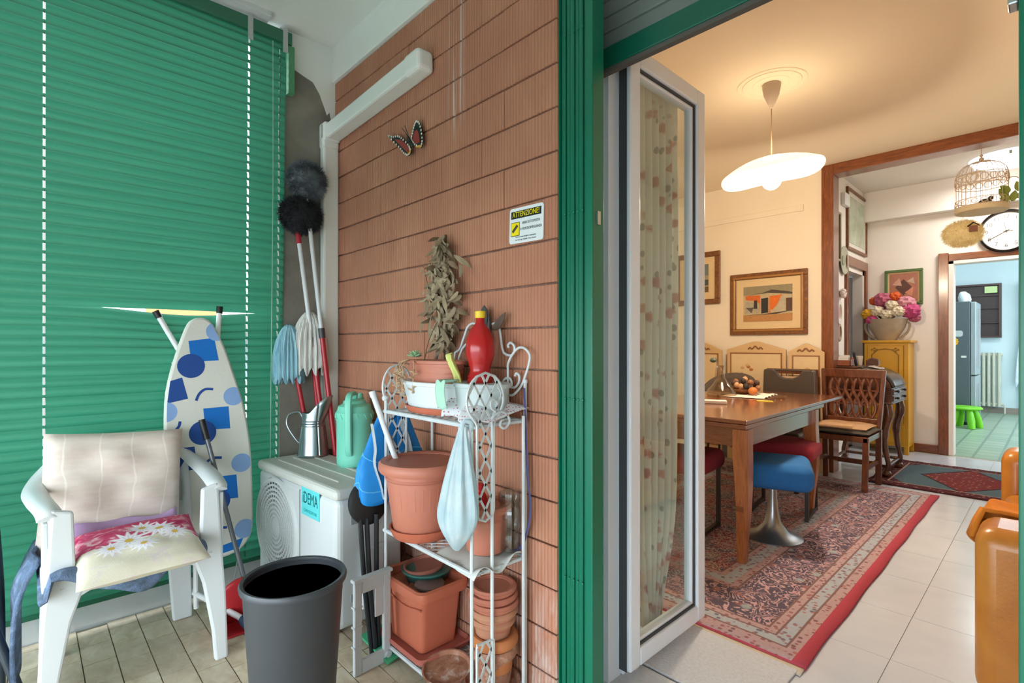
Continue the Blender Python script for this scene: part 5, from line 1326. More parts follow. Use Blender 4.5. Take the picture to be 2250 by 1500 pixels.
# wooden chair behind and grey tub chair
wc2 = T('wooden_chair', 'brown wooden chair with pale padded back behind the leather chair', 'chair', (-1.69, 5.02, 0))
MB().box(-.215, .22, .14, .17, .905, .95).o('top_rail', CW, wc2, False, .004)
for x in (-.205, .205): MB().box(x-.016, x+.016, .14, .172, 0, .92).o('back_post', CW, wc2, False, .003); MB().box(x-.016, x+.016, -.20, -.165, 0, .44).o('leg', CW, wc2, False, .003)
MB().box(-.185, .185, .145, .165, .62, .88).o('back_pad', plain('pale_pad', '#c2a184', .9), wc2, False, .008); MB().box(-.22, .22, -.2, .17, .41, .46).o('seat', CW, wc2, False, .006)
tc = T('tub_chair', 'grey woven tub chair with rounded back behind the table centrepiece', 'chair', (-2.14, 4.84, .012))
GW = plain('grey_weave', '#5e5148', .95, 0, .2, 60, .6, 120)
MB().grid(lambda u, v: (.24*math.cos(PI*u), .20*math.sin(PI*u), .42 + v*(.47 - .16*abs(2*u-1)**2)), 24, 8).o('backrest', GW, tc, solid=.03)
MB().lathe([(0, .40), (.22, .40), (.235, .43), (.22, .46), (0, .46)], 28).o('seat', GW, tc)
for a in (.7, 2.4, 3.9, 5.5): MB().tube([(.17*math.cos(a), .17*math.sin(a), .40), (.2*math.cos(a), .2*math.sin(a), 0)], .012, 8).o('leg', plain('dark_steel', '#3a3432'), tc)

# ------------------------------------------------------------------ things on the table
TZ = .7775
dc = T('glass_decanter', 'clear glass duck shaped decanter with green stopper on the table', 'decanter', (-1.79, 3.93, TZ))
MB().lathe([(0, .002), (.10, .002), (.112, .015), (.10, .045), (.06, .09), (.030, .14), (.022, .20), (.026, .235), (.020, .235), (.016, .20), (.025, .14), (.055, .09), (.094, .045), (.10, .02), (0, .01)], 30).o('body', m_glass('decanter_glass', '#eee6da', .9, .10), dc)
MB().tube(spline([(-.045, 0, .10), (-.035, 0, .18), (-.03, 0, .25), (-.05, 0, .285), (-.085, 0, .265)], 6), [.012]*10+[.010]*8+[.008]*6+[.005], 8).o('swan_neck', m_glass('decanter_glass2', '#e9e2d6', .9, .14), dc)
MB().ball((-.062, 0, .275), .022, 10, 8, (1.3, .8, .9)).o('stopper', plain('green_stopper', '#4d5a4a', .4), dc)
dl = tag(MB().grid(lambda u, v: ((u-.5)*.30*(1+.04*math.cos(26*v)), (v-.5)*.46*(1+.03*math.cos(22*u)), .004 + .004*math.sin(30*u)*math.sin(28*v)), 26, 30).o('lace_doily', plain('lace_white', '#d8cfc0', .95, 0, .15, 120, .6), solid=.002, loc=(-1.64, 4.10, TZ), rot=(0, 0, .15)), 'white lace doily in the middle of the table', 'doily')
bw_ = T('potpourri_bowl', 'shallow bowl heaped with pine cones and dried fruit on the lace doily', 'bowl', (-1.70, 4.16, TZ+.008))
MB().lathe([(0, 0), (.06, 0), (.11, .04), (.106, .04), (.055, .008), (0, .008)], 28).o('bowl', plain('bowl_wood', '#7c4a26', .5), bw_)
for k in range(22):
    a = k*2.4; r = .10*math.sqrt((k % 11)/11.0); col_ = ('#4a2c1c', '#8a5a34', '#2c1f18', '#b98d62')[k % 4]
    MB().ball((r*math.cos(a), r*math.sin(a), .045 + .035*(1-r/.11) + .018*(k % 3)), .022, 8, 6, (1, .9, 1.1), fn=lambda d: 1+.15*math.sin(12*d.z)).o('dried_fruit', plain('potpourri_%d' % (k % 4), col_, .7), bw_)
tag(MB().ball((0, 0, 0), .034, 16, 12, (1, 1, .9)).o('orange_fruit', plain('orange_peel', '#b9662a', .5, 0, .1, 40, .3, 150), loc=(-1.60, 4.06, TZ+.040)), 'small orange fruit on the lace doily', 'fruit')
tag(MB().lathe([(0, 0), (.035, 0), (.045, .022), (.040, .022), (.032, .006), (0, .006)], 20).o('glass_ashtray', m_glass('ashtray_glass', '#efe6da', .9, .15), loc=(-1.385, 4.02, TZ)), 'small clear glass dish near the table edge', 'dish')
tag(MB().box(-.05, .05, -.03, .03, 0, .003).o('yellow_note', plain('note_yellow', '#d8b13a', .8), smooth=False, loc=(-1.40, 3.76, TZ), rot=(0, 0, .5)), 'yellow paper note on the table', 'paper')
tag(MB().box(-.095, .095, -.035, .035, 0, .022).o('white_box', plain('box_white', '#cfc6bc', .6), smooth=False, bevel=.004, loc=(-1.60, 3.37, TZ), rot=(0, 0, .5)), 'flat white box lying on the table near the glass door', 'box')

# ------------------------------------------------------------------ folding screen and paintings on the cream wall
SCW = plain('screen_cream', '#cdab7c', .6, 0, .08, 8); SCL = plain('screen_line', '#8a5c34', .5); SCF = plain('screen_cloth', '#d8bd92', .8, 0, .08, 12)
sc2 = T('folding_screen', 'cream three panel folding screen with painted flowers and carved crests', 'screen', (-2.06, 5.30, 0))
for cx, hw, top, rz in ((-.53, .205, 1.115, -.16), (.0, .285, 1.125, 0), (.455, .150, 1.105, .10)):
    ar = [(-hw, 0), (hw, 0), (hw, top), (hw*.78, top+.020), (hw*.5, top+.045), (hw*.30, top+.062), (hw*.12, top+.078), (0, top+.082), (-hw*.12, top+.078), (-hw*.30, top+.062), (-hw*.5, top+.045), (-hw*.78, top+.020), (-hw, top)]
    p = MB().prism(ar, -.012, .012, MXZ2).o('panel', SCW, sc2, False, .004, loc=(cx, 0, 0), rot=(0, 0, rz))
    frame_y(-hw+.035, hw-.035, .12, top-.03, .012, -.018, -.012).o('moulding', SCL, p, False)
    MB().box(-hw+.047, hw-.047, -.0145, -.0122, .132, top-.042).o('painted_field', SCF, p, False)
    MB().tube(spline([(-.07, -.016, top+.005), (-.05, -.016, top+.022), (-.03, -.016, top+.008), (0, -.016, top+.035), (.03, -.016, top+.008), (.05, -.016, top+.022), (.07, -.016, top+.005)], 5), .007, 6).o('carved_crest', SCL, p)
    for k in range(5):
        a = k*1.3; fx = (-.09 if hw > .2 else 0) + .05*math.cos(a); fz = top - .20 + .05*math.sin(a*1.7)
        MB().ball((fx, -.015, fz), .020, 8, 6, (1, .12, .8)).o('painted_flower', plain('screen_flower_%d' % (k % 2), ('#b26a38', '#c9a070')[k % 2], .8), p)
PAPR = plain('mount_cream', '#d9bf92', .8, 0, .04)
def picture(name, label, loc, w, h, fcol, art, mount=.07, fw=.045, rz=0, frame2=None):
    t = T(name, label, 'picture', loc, rz)
    frame_y(0, w, 0, h, fw, -.030, 0).o('frame', fcol, t, False, .006)
    if frame2: frame_y(fw*.55, w-fw*.55, fw*.55, h-fw*.55, fw*.35, -.036, -.028).o('gilt_bead', frame2, t, False, .004)
    MB().box(fw, w-fw, -.012, -.004, fw, h-fw).o('mount', PAPR, t, False)
    a = MB().box(fw+mount, w-fw-mount, -.015, -.011, fw+mount, h-fw-mount).o('canvas', art[0], t, False)
    iw, ih, ix, iz = w-2*(fw+mount), h-2*(fw+mount), fw+mount, fw+mount
    for i, (pts, m) in enumerate(art[1]):
        polyY([(ix + x*iw, iz + z*ih) for x, z in pts], -.0155 - .0004*i, -.0150, 'paint_patch', m, a)
    return t
FRB = wood('frame_wood', '#5b3218', '#8a5a30', .35, (6, 6, 6)); GILT = plain('gilt', '#a97b45', .4, .5)
P = lambda n, c: plain('paint_'+n, c, .8, 0, .22, 40)
art1 = (P('cream', '#b8a684'), [([(0, .75), (1, .80), (1, 1), (0, 1)], P('sky', '#8f8468')), ([(0, .72), (.4, .80), (.6, .88), (1, .78), (1, .72), (.5, .80)], P('hill', '#4b4238')), ([(.05, .74), (.36, .74), (.36, .30), (.28, .55), (.18, .60), (.05, .62)], P('orange', '#c9662a')),
    ([(.55, .70), (.80, .72), (.70, .45), (.60, .30), (.57, .35)], P('orange2', '#d26a24')), ([(.04, .24), (.36, .24), (.34, .52), (.18, .55), (.04, .58)], P('wall', '#a89e86')), ([(.38, .22), (.52, .24), (.52, .66), (.38, .64)], P('door', '#2f2c2a')), ([(.53, .22), (.57, .24), (.57, .64), (.53, .64)], P('jamb', '#c07f45')),
    ([(.62, .25), (.98, .25), (.98, .68), (.78, .68), (.72, .45)], P('wall2', '#b3a88f')), ([(.88, .26), (1, .26), (1, .62), (.88, .62)], P('door2', '#5b4034')), ([(.22, .36), (.30, .36), (.29, .60), (.23, .60)], P('fig', '#3c332c')), ([(.0, .0), (1, .0), (1, .20), (0, .17)], P('ground', '#b07f4d')), ([(.05, .40), (.18, .24), (.22, .40)], P('boat', '#5a544a')), ([(0, .18), (.4, .20), (1, .28), (.7, .20)], P('shade', '#4a3f33'))])
picture('framed_painting', 'framed painting of an orange house front on the cream wall', (-2.35, 5.396, 1.275), .735, .625, FRB, art1, .075, .06, 0, GILT)
art2 = (P('seacream', '#9c9072'), [([(0, .55), (1, .60), (1, 1), (0, 1)], P('seablue', '#6d7672')), ([(0, .20), (1, .25), (1, .45), (0, .40)], P('dunes', '#4d5148')), ([(0, 0), (1, 0), (1, .2), (0, .16)], P('sand', '#6b5136'))])
picture('framed_painting', 'framed landscape painting partly hidden by the glass door', (-2.98, 5.396, 1.615), .52, .565, FRB, art2, .075, .055, 0, None)

# ------------------------------------------------------------------ writing desk and its things
DW = wood('desk_wood', '#3a1c0e', '#63341a', .3, (3, 3, 10), .3); DWD = plain('desk_lid', '#2e2420', .22, 0, .15, 8)
dk = T('writing_desk', 'dark antique bureau desk with curved lid and cabriole legs in the hall', 'desk', (-1.245, 5.765, 0))
prof = [(-.255, .66), (.262, .66), (.262, .79), (.245, .84), (.21, .885), (.15, .925), (.08, .95), (.0, .962), (-.255, .962)]
MB().prism(prof, -.285, .285, MXZ2).o('body', DW, dk, False, .004)
def lidf(u, v):
    q = [(.268, .795), (.251, .845), (.215, .892), (.152, .932), (.08, .957), (.0, .969)]; t = u*5; i = min(4, int(t)); f = t-i
    return (q[i][0] + (q[i+1][0]-q[i][0])*f, -.275 + .55*v, q[i][1] + (q[i+1][1]-q[i][1])*f)
MB().grid(lidf, 10, 4).o('curved_lid', DWD, dk, solid=.012)
for z in (.675, .735):
    d = MB().box(.260, .274, -.265, .265, z, z+.05).o('drawer', DW, dk, False, .003)
    for y in (-.15, .15): MB().ball((.285, y, z+.025), .012, 10, 8).o('knob', BLACK, d)
for z in (.655, .722): MB().box(-.262, .270, -.292, .292, z, z+.010).o('moulding', DW, dk, False, .003)
MB().box(-.265, .01, -.295, .295, .960, .975).o('top_board', DW, dk, False, .004)
for x in (-.22, .22):
    for y in (-.25, .25):
        s = 1 if x > 0 else -1
        lg = MB().tube(spline([(x, y, .66), (x+s*.012, y, .56), (x-s*.018, y, .40), (x-s*.010, y, .24), (x+s*.012, y, .12), (x, y, .06)], 5), [.034]*4+[.038]*3+[.032]*5+[.024]*5+[.020]*5+[.022]*4, 10).o('leg', DW, dk)
        MB().ball((x, y, .036), .036, 12, 8).o('ball_foot', DW, lg)
for y in (-.25, .25): MB().tube([(-.22, y, .10), (.22, y, .10)], .014, 8).o('stretcher', DW, dk)
for x in (-.22, .22): MB().tube([(x, -.25, .10), (x, .25, .10)], .014, 8).o('stretcher', DW, dk)
og = T('desk_organizer', 'small wooden letter box on the bureau desk', 'box', (-1.385, 5.56, .9755))
OW = wood('organizer_wood', '#6b3218', '#95502a', .35, (8, 8, 8))
MB().box(-.09, .09, -.06, .06, 0, .008).box(-.09, .09, -.06, -.052, 0, .055).box(-.09, .09, .052, .06, 0, .075).box(-.09, -.082, -.06, .06, 0, .065).box(.082, .09, -.06, .06, 0, .065).o('box', OW, og, False, .002)
for k in range(3): MB().box(-.07, .065, -.03+k*.022, -.026+k*.022, .01, .085+.008*k).o('letter', plain('letter_white', '#d5d3d0', .8), og, False)
tag(MB().box(-.012, .012, -.02, .02, 0, .13).o('cordless_phone', BLACK, smooth=False, bevel=.005, loc=(-1.30, 5.72, .978), rot=(.15, -.2, .3)), 'black cordless telephone handset upright on the bureau desk', 'telephone')
tag(MB().lathe([(0, 0), (.035, 0), (.042, .07), (.045, .09), (.04, .09), (.033, .006), (0, .006)], 20).o('white_cup', plain('cup_white', '#cfc8c0', .4), loc=(-1.32, 5.86, .9755)), 'white cup on the bureau desk', 'cup')
tag(MB().box(-.05, .05, -.04, .04, 0, .05).ball((0, 0, .05), .045, 12, 6, (1, .85, .5)).o('wooden_casket', DW, smooth=False, loc=(-1.21, 5.93, .9755)), 'small dark wooden casket on the bureau desk', 'box')
tag(MB().grid(lambda u, v: (-.05+.10*u, -.09+.18*v, .004+.008*math.sin(9*u)*math.sin(7*v)), 8, 10).o('plastic_sleeve', plain('sleeve', '#b9b4b0', .3), solid=.002, loc=(-1.14, 5.70, .962), rot=(0, .22, 0)), 'thin pale plastic sleeve on the bureau lid', 'sleeve')

# ------------------------------------------------------------------ yellow cabinet, urn and bouquet
YC = plain('cabinet_yellow', '#cf9a1c', .42, 0, .08, 6); YCD = plain('cabinet_groove', '#8a6413', .6)
yc = T('yellow_cabinet', 'tall yellow painted cabinet with carved door in the hall', 'cabinet', (-1.275, 6.968, 0))
MB().box(-.20, .20, -.155, .155, .08, 1.195).o('body', YC, yc, False, .006)
MB().box(-.225, .225, -.18, .165, 1.195, 1.222).o('top', YC, yc, False, .006)
for x in (-.18, .18):
    for y in (-.14, .14): MB().bar((x, y, 0), (x, y, .09), .04, .04).o('foot', YC, yc, False, .004)
dr = MB().box(-.165, .155, -.168, -.156, .33, 1.165).o('door', YC, yc, False, .004)
for (z0, z1) in ((.74, 1.13), (.37, .70)):
    top_arch = [(-.125, z0), (.115, z0), (.115, z1-.07), (.10, z1-.05), (.06, z1-.012), (-.005, z1), (-.07, z1-.012), (-.11, z1-.05), (-.125, z1-.07)]
    MB().tube([(x, -.169, z) for x, z in top_arch], .006, 6, closed=True).o('panel_moulding', YCD, dr)
for sx_ in (-.10, .09):
    for k in range(4): MB().ball((sx_ + .022*math.cos(k*1.6), -.169, 1.12 + .014*math.sin(k*1.6)), .012, 8, 6, (1, .35, .8)).o('carved_leaf', YCD, dr)
MB().box(.155, .160, -.167, -.156, .33, 1.165).o('door_gap', YCD, yc, False)
MB().box(-.165, .165, -.165, -.156, .12, .30).o('drawer', YC, yc, False, .004)
ur = T('stone_urn', 'wide grey stone urn with handles on the yellow cabinet', 'urn', (-1.295, 6.97, 1.2225))
URM = plain('urn_stone', '#a99a86', .9, 0, .2, 14, .4, 50)
MB().lathe([(0, 0), (.085, 0), (.09, .01), (.12, .06), (.165, .14), (.185, .215), (.192, .235), (.180, .235), (.172, .215), (0, .20)], 36).o('bowl', URM, ur)
for s in (-1, 1): MB().tube(spline([(s*.185, 0, .20), (s*.205, 0, .17), (s*.19, 0, .10), (s*.15, 0, .05), (s*.11, 0, .02)], 6), .012, 8).o('handle', URM, ur)
FLC = [('#b25d78', 'pink'), ('#d9cdb4', 'white'), ('#b9467a', 'magenta'), ('#c9551f', 'orange'), ('#d8a32a', 'yellow'), ('#c98a98', 'rose')]
bq = T('flower_bouquet', 'artificial bouquet of pink, white, yellow and orange flowers in the urn', 'flowers', (-1.295, 6.97, 1.42))
def peony(c, r, m, seed):
    rnd = random.Random(seed); ph = [rnd.uniform(0, 6) for _ in range(3)]
    f = MB().ball(c, r, 22, 16, (1, 1, .85), fn=lambda d: 1 + .13*math.sin(7*math.atan2(d.y, d.x) + 5*d.z + ph[0]) * (1-d.z*.3) + .07*math.sin(11*d.z + ph[1] + 3*d.x))
    return f
for i, (x, y, z, r, ci) in enumerate(((-.165, -.05, .10, .062, 4), (-.12, .02, .25, .048, 3), (-.03, -.02, .26, .085, 0), (.075, -.02, .285, .055, 3), (.17, .0, .21, .085, 5), (.215, -.03, .12, .085, 2), (-.07, -.08, .13, .060, 1), (.02, -.10, .09, .062, 1), (.06, -.09, .19, .055, 1), (.12, -.10, .115, .06, 1), (-.12, -.09, .03, .055, 2), (-.04, .04, .20, .06, 0), (.24, .03, .05, .055, 0))):
    peony((x, y, z), r, None, i).o('flower', plain('petal_%s' % FLC[ci][1], FLC[ci][0], .8, 0, .22, 30), bq)
lfm = leaf_m(.13, .030, .2, 5).mesh('leaf', plain('bouquet_leaf', '#2d4a2c', .6, 0, .2, 20))
for k in range(10): inst(lfm, 'leaf', bq, (.04*math.cos(k), -.03+.03*math.sin(k*2), .03), (.5+.2*math.sin(k*3), 0, k*.63+2.0))
art3 = (P('rosebg', '#a8705c'), [([(.2, .5), (.5, .8), (.8, .5), (.5, .2)], P('dkrose', '#5e4038')), ([(.1, .6), (.35, .85), (.45, .55)], P('blush', '#c79a88')), ([(.55, .3), (.85, .5), (.8, .15)], P('blush2', '#c8886c')), ([(.6, .7), (.85, .85), (.9, .6)], P('blush3', '#b9a08a'))])
picture('flower_picture', 'flower print in a green frame behind the bouquet', (-1.345, 7.148, 1.62), .345, .395, plain('frame_green', '#4d6a35', .5), art3, .018, .028)

# ------------------------------------------------------------------ hall left wall: pictures, plate, ornaments (they hang on the plane facing the corridor)
def wall_pic(name, label, cat, y0, z0, w, h, fm, am, fw=.03, mount=.03):
    t = T(name, label, cat, (HL, y0, z0), PI/2)          # local x runs along the wall, local -y faces the hall
    frame_y(0, w, 0, h, fw, -.025, 0).o('frame', fm, t, False, .004)
    MB().box(fw, w-fw, -.010, -.002, fw, h-fw).o('mount', plain('mount_white', '#d8d6cc', .8), t, False)
    MB().box(fw+mount, w-fw-mount, -.013, -.009, fw+mount, h-fw-mount).o('print', am, t, False)
    return t
g = G('pale_green_print'); n = g.noise(g.coord(), 5, 4, .6); PGP = g.done(g.ramp(n, [(.3, '#97a68f'), (.7, '#bcc4b0')]), .25)
wall_pic('hall_picture', 'large pale green print in a wooden frame above the side door', 'picture', 6.31, 2.19, .80, .66, FRB, PGP, .03, .05)
wall_pic('hall_mirror', 'narrow tall mirror in a gilt frame on the hall wall', 'mirror', 5.80, 2.02, .26, .50, plain('mirror_frame', '#8f8a70', .4, .3), plain('mirror_glass', '#dfe4e2', .05, 1.0, .02), .025, .004)
wall_pic('side_room_picture', 'dark framed picture seen through the side door', 'picture', 6.95, 1.52, .30, .42, plain('dark_frame', '#2a2320', .5), plain('dark_print', '#6a625c', .6, 0, .3, 20), .04, .03).location = (-2.648, 6.95, 1.52)
tag(MB().box(0, .04, -.09, .09, 0, .13).o('wall_thermostat', WHITEP, smooth=False, bevel=.006, loc=(HL, 6.22, 2.62)), 'white thermostat box high on the hall wall', 'thermostat')
MR = rotm(0, PI/2)
pt = T('wall_plate', 'round pale green decorative plate on the hall wall', 'plate', (HL, 6.17, 2.05))
MB().lathe([(0, .012), (.08, .012), (.10, .018), (.145, .028), (.148, .024), (.10, .006), (0, .004)], 32, M=MR).o('plate', plain('plate_green', '#a9ad98', .3, 0, .1, 20), pt)
MB().lathe([(0, .014), (.05, .014), (.05, .017), (0, .019)], 20, M=MR).o('centre_relief', plain('plate_centre', '#8d9480', .4), pt)
ro = T('rose_ornament', 'white ceramic bow ornament on the hall wall', 'ornament', (HL, 6.10, 1.70))
for k in range(6): MB().ball((.03, .035*math.cos(k*1.05), .03*math.sin(k*1.05)), .03, 10, 8, (.8, 1, .8)).o('petal', plain('ceramic_white', '#d9c9c2', .4, 0, .05), ro)
for nm, zc, rr, cc, yy in (('white oval frame with small portrait below the bow ornament', 1.50, .10, '#d9d0c6', 6.03), ('brown and white oval frame under the portrait frame', 1.30, .075, '#9a8468', 6.03)):
    ov = T('oval_picture', nm, 'picture', (HL, yy, zc))
    MB().lathe([(rr*.55, .006), (rr*.7, .022), (rr, .020), (rr*1.02, 0)], 28, M=MR, sx=1.25, sy=.8).o('frame', plain('oval_' + cc[1:], cc, .5), ov)
    MB().lathe([(0, .008), (rr*.6, .008), (rr*.6, .004)], 24, M=MR, sx=1.25, sy=.8).o('portrait', plain('portrait_pink', '#b78878', .6, 0, .3, 40), ov)
# clock
ck_ = T('wall_clock', 'round wall clock with black chrome rim above the kitchen doorway', 'clock', (-.342, 7.135, 2.312))
MF = rotm(PI/2)
MB().lathe([(0, .0), (.205, 0), (.205, .012), (0, .012)], 48, M=MF).o('dial', plain('dial_white', '#dedad0', .5, 0, .02), ck_)
MB().lathe([(.185, .010), (.192, .032), (.205, .034), (.214, .022), (.214, 0)], 48, M=MF).o('rim', plain('rim_black', '#1d1b1b', .15, .6), ck_)
for h in range(1, 13):
    a = PI/2 - h*PI/6
    text_mesh('numeral', str(h), .052, plain('numeral_grey', '#5a5550', .5), ck_, Matrix.Translation((.145*math.cos(a), -.0125, .145*math.sin(a))) @ RXY, .0004)
for ang, L_, w in ((PI/2 - 11.67*PI/6, .09, .010), (PI/2 - 8.0*PI/6, .155, .007), (PI/2 - 3*PI/6, .05, .003)):
    MB().bar((-.03*math.cos(ang), -.015, -.03*math.sin(ang)), (L_*math.cos(ang), -.015, L_*math.sin(ang)), .002, w, (0, 1, 0)).o('hand', plain('hand_dark', '#2b2725', .4), ck_, False)
MB().lathe([(0, .018), (.008, .018), (.008, .012)], 12, M=MF).o('hub', plain('hand_dark', '#2b2725'), ck_)

# ------------------------------------------------------------------ birdcage with bird, ivy and feather ball
CG = plain('cage_wire', '#d0b89c', .5, .1, .1)
cg = T('birdcage', 'cream wire birdcage with domed roof hanging from the hall ceiling', 'birdcage', (-.425, 5.75, 2.27))
CR = .165
MB().lathe([(0, 0), (CR, 0), (CR+.006, .006), (CR+.006, .04), (CR, .045), (CR-.008, .04), (CR-.008, .008), (0, .008)], 36).o('tray', plain('cage_tray', '#d2bf9c', .6), cg)
for k in range(30):
    a = 2*PI*k/30
    pts = [(CR*math.cos(a), CR*math.sin(a), z) for z in (.03, .12, .22, .30)] + [(CR*math.cos(q)*math.cos(a), CR*math.cos(q)*math.sin(a), .30 + .12*math.sin(q)) for q in (.4, .8, 1.2, 1.5)]
    MB().tube(pts, .0016, 5).o('wire', CG, cg)
for z in (.045, .10, .215, .30): MB().tube([(CR*math.cos(2*PI*k/36), CR*math.sin(2*PI*k/36), z) for k in range(36)], .0032, 6, closed=True).o('hoop', CG, cg)
for k in range(18):
    a = 2*PI*k/18; c = Vector((CR*1.01*math.cos(a), CR*1.01*math.sin(a), 0)); tg = Vector((-math.sin(a), math.cos(a), 0))
    for zc, rr in ((.26, .026), (.072, .020)):
        MB().tube([c + tg*(rr*math.cos(q)) + Vector((0, 0, zc + rr*math.sin(q))) for q in [2*PI*j/10 for j in range(10)]], .0026, 5, closed=True).o('scrollwork', CG, cg)
MB().ball((0, 0, .435), .018, 10, 8).ball((0, 0, .465), .012, 10, 8).o('finial', CG, cg)
MB().tube(spline([(0, 0, .47), (0, 0, .52), (.018, 0, .55), (.0, 0, .585), (-.012, 0, .56)], 6), .003, 6).o('hook', CG, cg)
MB().tube([(0, 0, .58), (0, 0, .65)], .002, 5).o('chain', CG, cg)
MB().tube(spline([(-.05, -CR*1.0, .20), (-.085, -CR*.92, .27), (-.06, -CR*.99, .30), (-.045, -CR*1.0, .28), (-.03, -CR*1.0, .30), (-.01, -CR*1.01, .27)], 6, True), .004, 6, closed=True).o('heart_door', CG, cg)
bi = T('toy_bird', 'small dark toy bird sitting inside the birdcage', 'toy bird', (-.40, 5.73, 2.318))
MB().ball((0, 0, .03), .028, 12, 8, (1.5, .9, .9)).ball((.035, 0, .055), .018, 10, 8).o('body', plain('bird_dark', '#3d423e', .7), bi)
MB().tube([(-.03, 0, .03), (-.075, 0, .015)], [.012, .004], 6).o('tail', plain('bird_green', '#6a7a4a', .7), bi)
iv = T('ivy_garland', 'artificial ivy sprig trailing from the side of the birdcage', 'ivy', (-.27, 5.72, 2.30))
MB().tube(spline([(.0, 0, .21), (.06, -.01, .20), (.10, -.02, .10), (.09, -.03, .02), (.13, -.03, -.02)], 6), .003, 5).o('stem', plain('ivy_stem', '#a08d68', .8), iv)
ivm = leaf_m(.085, .030, .3, 9).mesh('leaf', plain('ivy_leaf', '#7c8a3c', .6, 0, .3, 14))
for k, (x, z, a) in enumerate(((.0, .02, 2.6), (.03, -.02, 3.3), (.08, .05, 2.9), (.10, .02, 3.6), (.02, .06, 2.2), (.12, -.02, 3.0), (-.01, -.03, 3.1), (.06, .0, 3.9))):
    inst(ivm, 'leaf', iv, (x, -.03, z + .03), (PI/2, a + PI, .3*math.sin(k*2)))
fb = T('feather_ball', 'pale yellow feather ball with a tiny birdhouse under the birdcage', 'ornament', (-.53, 5.62, 2.09))
YF = m_fur('yellow_feather', '#e8dba8', '#fff4d0')
hd = MB().ball((0, 0, 0), 1, 20, 14, (.125, .10, .10), fn=lambda d: 1 + .10*math.sin(9*d.x)*math.sin(8*d.z)).o('ball', YF, fb)
fu = fur(Vector((0, 0, 0)), None, 2600, .03, (.125, .10, .10), 5).o('feathers', YF, hd, False); fu['kind'] = 'stuff'
hs_ = MB().box(.05, .10, -.125, -.095, -.01, .035).o('birdhouse', plain('birdhouse_brown', '#7a4a34', .7), fb, False)
MB().bar((.04, -.112, .033), (.076, -.112, .062), .04, .004, (0, 0, 1)).bar((.076, -.112, .062), (.112, -.112, .033), .04, .004, (0, 0, 1)).o('roof', plain('birdhouse_dark', '#3b2a22', .7), hs_, False)
for x in (-.04, .05): MB().tube([(x, 0, .08), (x*.6+.06, .06, .185)], .0012, 5).o('thread', CG, fb)

# ------------------------------------------------------------------ kitchen beyond the doorway
fr_ = T('refrigerator', 'tall dark grey refrigerator with magnets in the kitchen', 'refrigerator', (-1.18, 10.33, 0))
FGY = plain('fridge_grey', '#545f63', .4, .1, .05); FGL = plain('fridge_door', '#9aa6aa', .3, .5, .04)
MB().box(-.33, .32, -.33, .33, .04, 1.81).o('body', FGY, fr_, False, .008)
for z0, z1 in ((.06, .72), (.735, 1.80)): 
    d = MB().box(.325, .385, -.33, .33, z0, z1).o('door', FGL, fr_, False, .010)
    MB().bar((.405, -.26, z0+.1), (.405, -.26, z1-.1), .02, .02).o('handle', METAL, d, False)
for x in (-.28, .28): MB().box(x-.03, x+.03, -.30, .30, 0, .04).o('foot', BLACK, fr_, False)
for i, (x, z, w, h, c, nm) in enumerate(((.02, 1.62, .10, .07, '#c9c6c0', 'white card magnet high on the refrigerator side'), (.10, 1.58, .08, .10, '#8a3a34', 'dark red magnet on the refrigerator side'), (.14, 1.34, .20, .09, '#b9c2c0', 'silver animal magnet on the refrigerator side'), (.25, 1.0, .06, .03, '#dfe0da', 'tiny white magnet low on the refrigerator side'))):
    tag(MB().prism(rrect(w, h, min(w, h)*.35), 0, .006, Matrix(((1, 0, 0, 0), (0, 0, -1, 0), (0, 1, 0, 0), (0, 0, 0, 1)))).o('fridge_magnet', plain('magnet_%d' % i, c, .5), smooth=False, loc=(-1.18 + x, 9.9995, z)), nm, 'magnet')
sf = T('fridge_magnet', 'sunflower shaped yellow magnet on the refrigerator side', 'magnet', (-1.06, 9.9995, 1.22))
MB().lathe([(0, .008), (.065, .006), (.07, 0)], 28, M=MF, fn=lambda a, z: 1+.12*math.cos(12*a)).o('petals', plain('sun_yellow', '#d9a51f', .6), sf)
MB().lathe([(0, .012), (.028, .011), (.03, .006)], 20, M=MF).o('centre', plain('sun_centre', '#7a2f1c', .7), sf)
for k, (y, c) in enumerate(((-.2, '#b9c4c4'), (-.05, '#8f9a98'), (.1, '#cfd4d2'), (.22, '#a2b0b4'))):
    tag(MB().lathe([(0, 0), (.05, 0), (.06, .06), (.045, .13), (.03, .15), (0, .15)], 16).o('kitchen_jar', plain('jar_%d' % k, c, .4), loc=(-.95, 10.33+y, 1.812)), ('pale jar', 'grey jar', 'white jar', 'blue grey jar')[k] + ' standing on top of the refrigerator', 'jar')
ks = T('child_stool', 'lime green plastic child stool in the kitchen', 'stool', (-.885, 9.72, 0))
LG = plain('lime_plastic', '#6cc018', .4)
MB().lathe([(0, .255), (.16, .255), (.185, .27), (.185, .285), (.17, .30), (0, .302)], 32).o('seat', LG, ks)
for k in range(4): a = .5 + k*PI/2; MB().tube([(.10*math.cos(a), .10*math.sin(a), .26), (.14*math.cos(a), .14*math.sin(a), .12), (.165*math.cos(a), .165*math.sin(a), 0)], [.034, .046, .040], 14).o('leg', LG, ks)
rd = T('radiator', 'cream column radiator on the kitchen wall', 'radiator', (-.80, 12.10, .12))
RDC = plain('radiator_cream', '#c3c5b4', .5)
for k in range(5): MB().tube(spline([(k*.065-.13, 0, .0), (k*.065-.13, 0, .45), (k*.065-.13, 0, .92)], 4), .027, 10, flat=1.9).o('column', RDC, rd)
for z in (.04, .88): MB().tube([(-.15, 0, z), (.18, 0, z)], .02, 10).o('header_pipe', RDC, rd)
MB().tube([(.16, 0, .04), (.20, 0, .04), (.20, 0, -.12)], .012, 8).o('supply_pipe', RDC, rd)
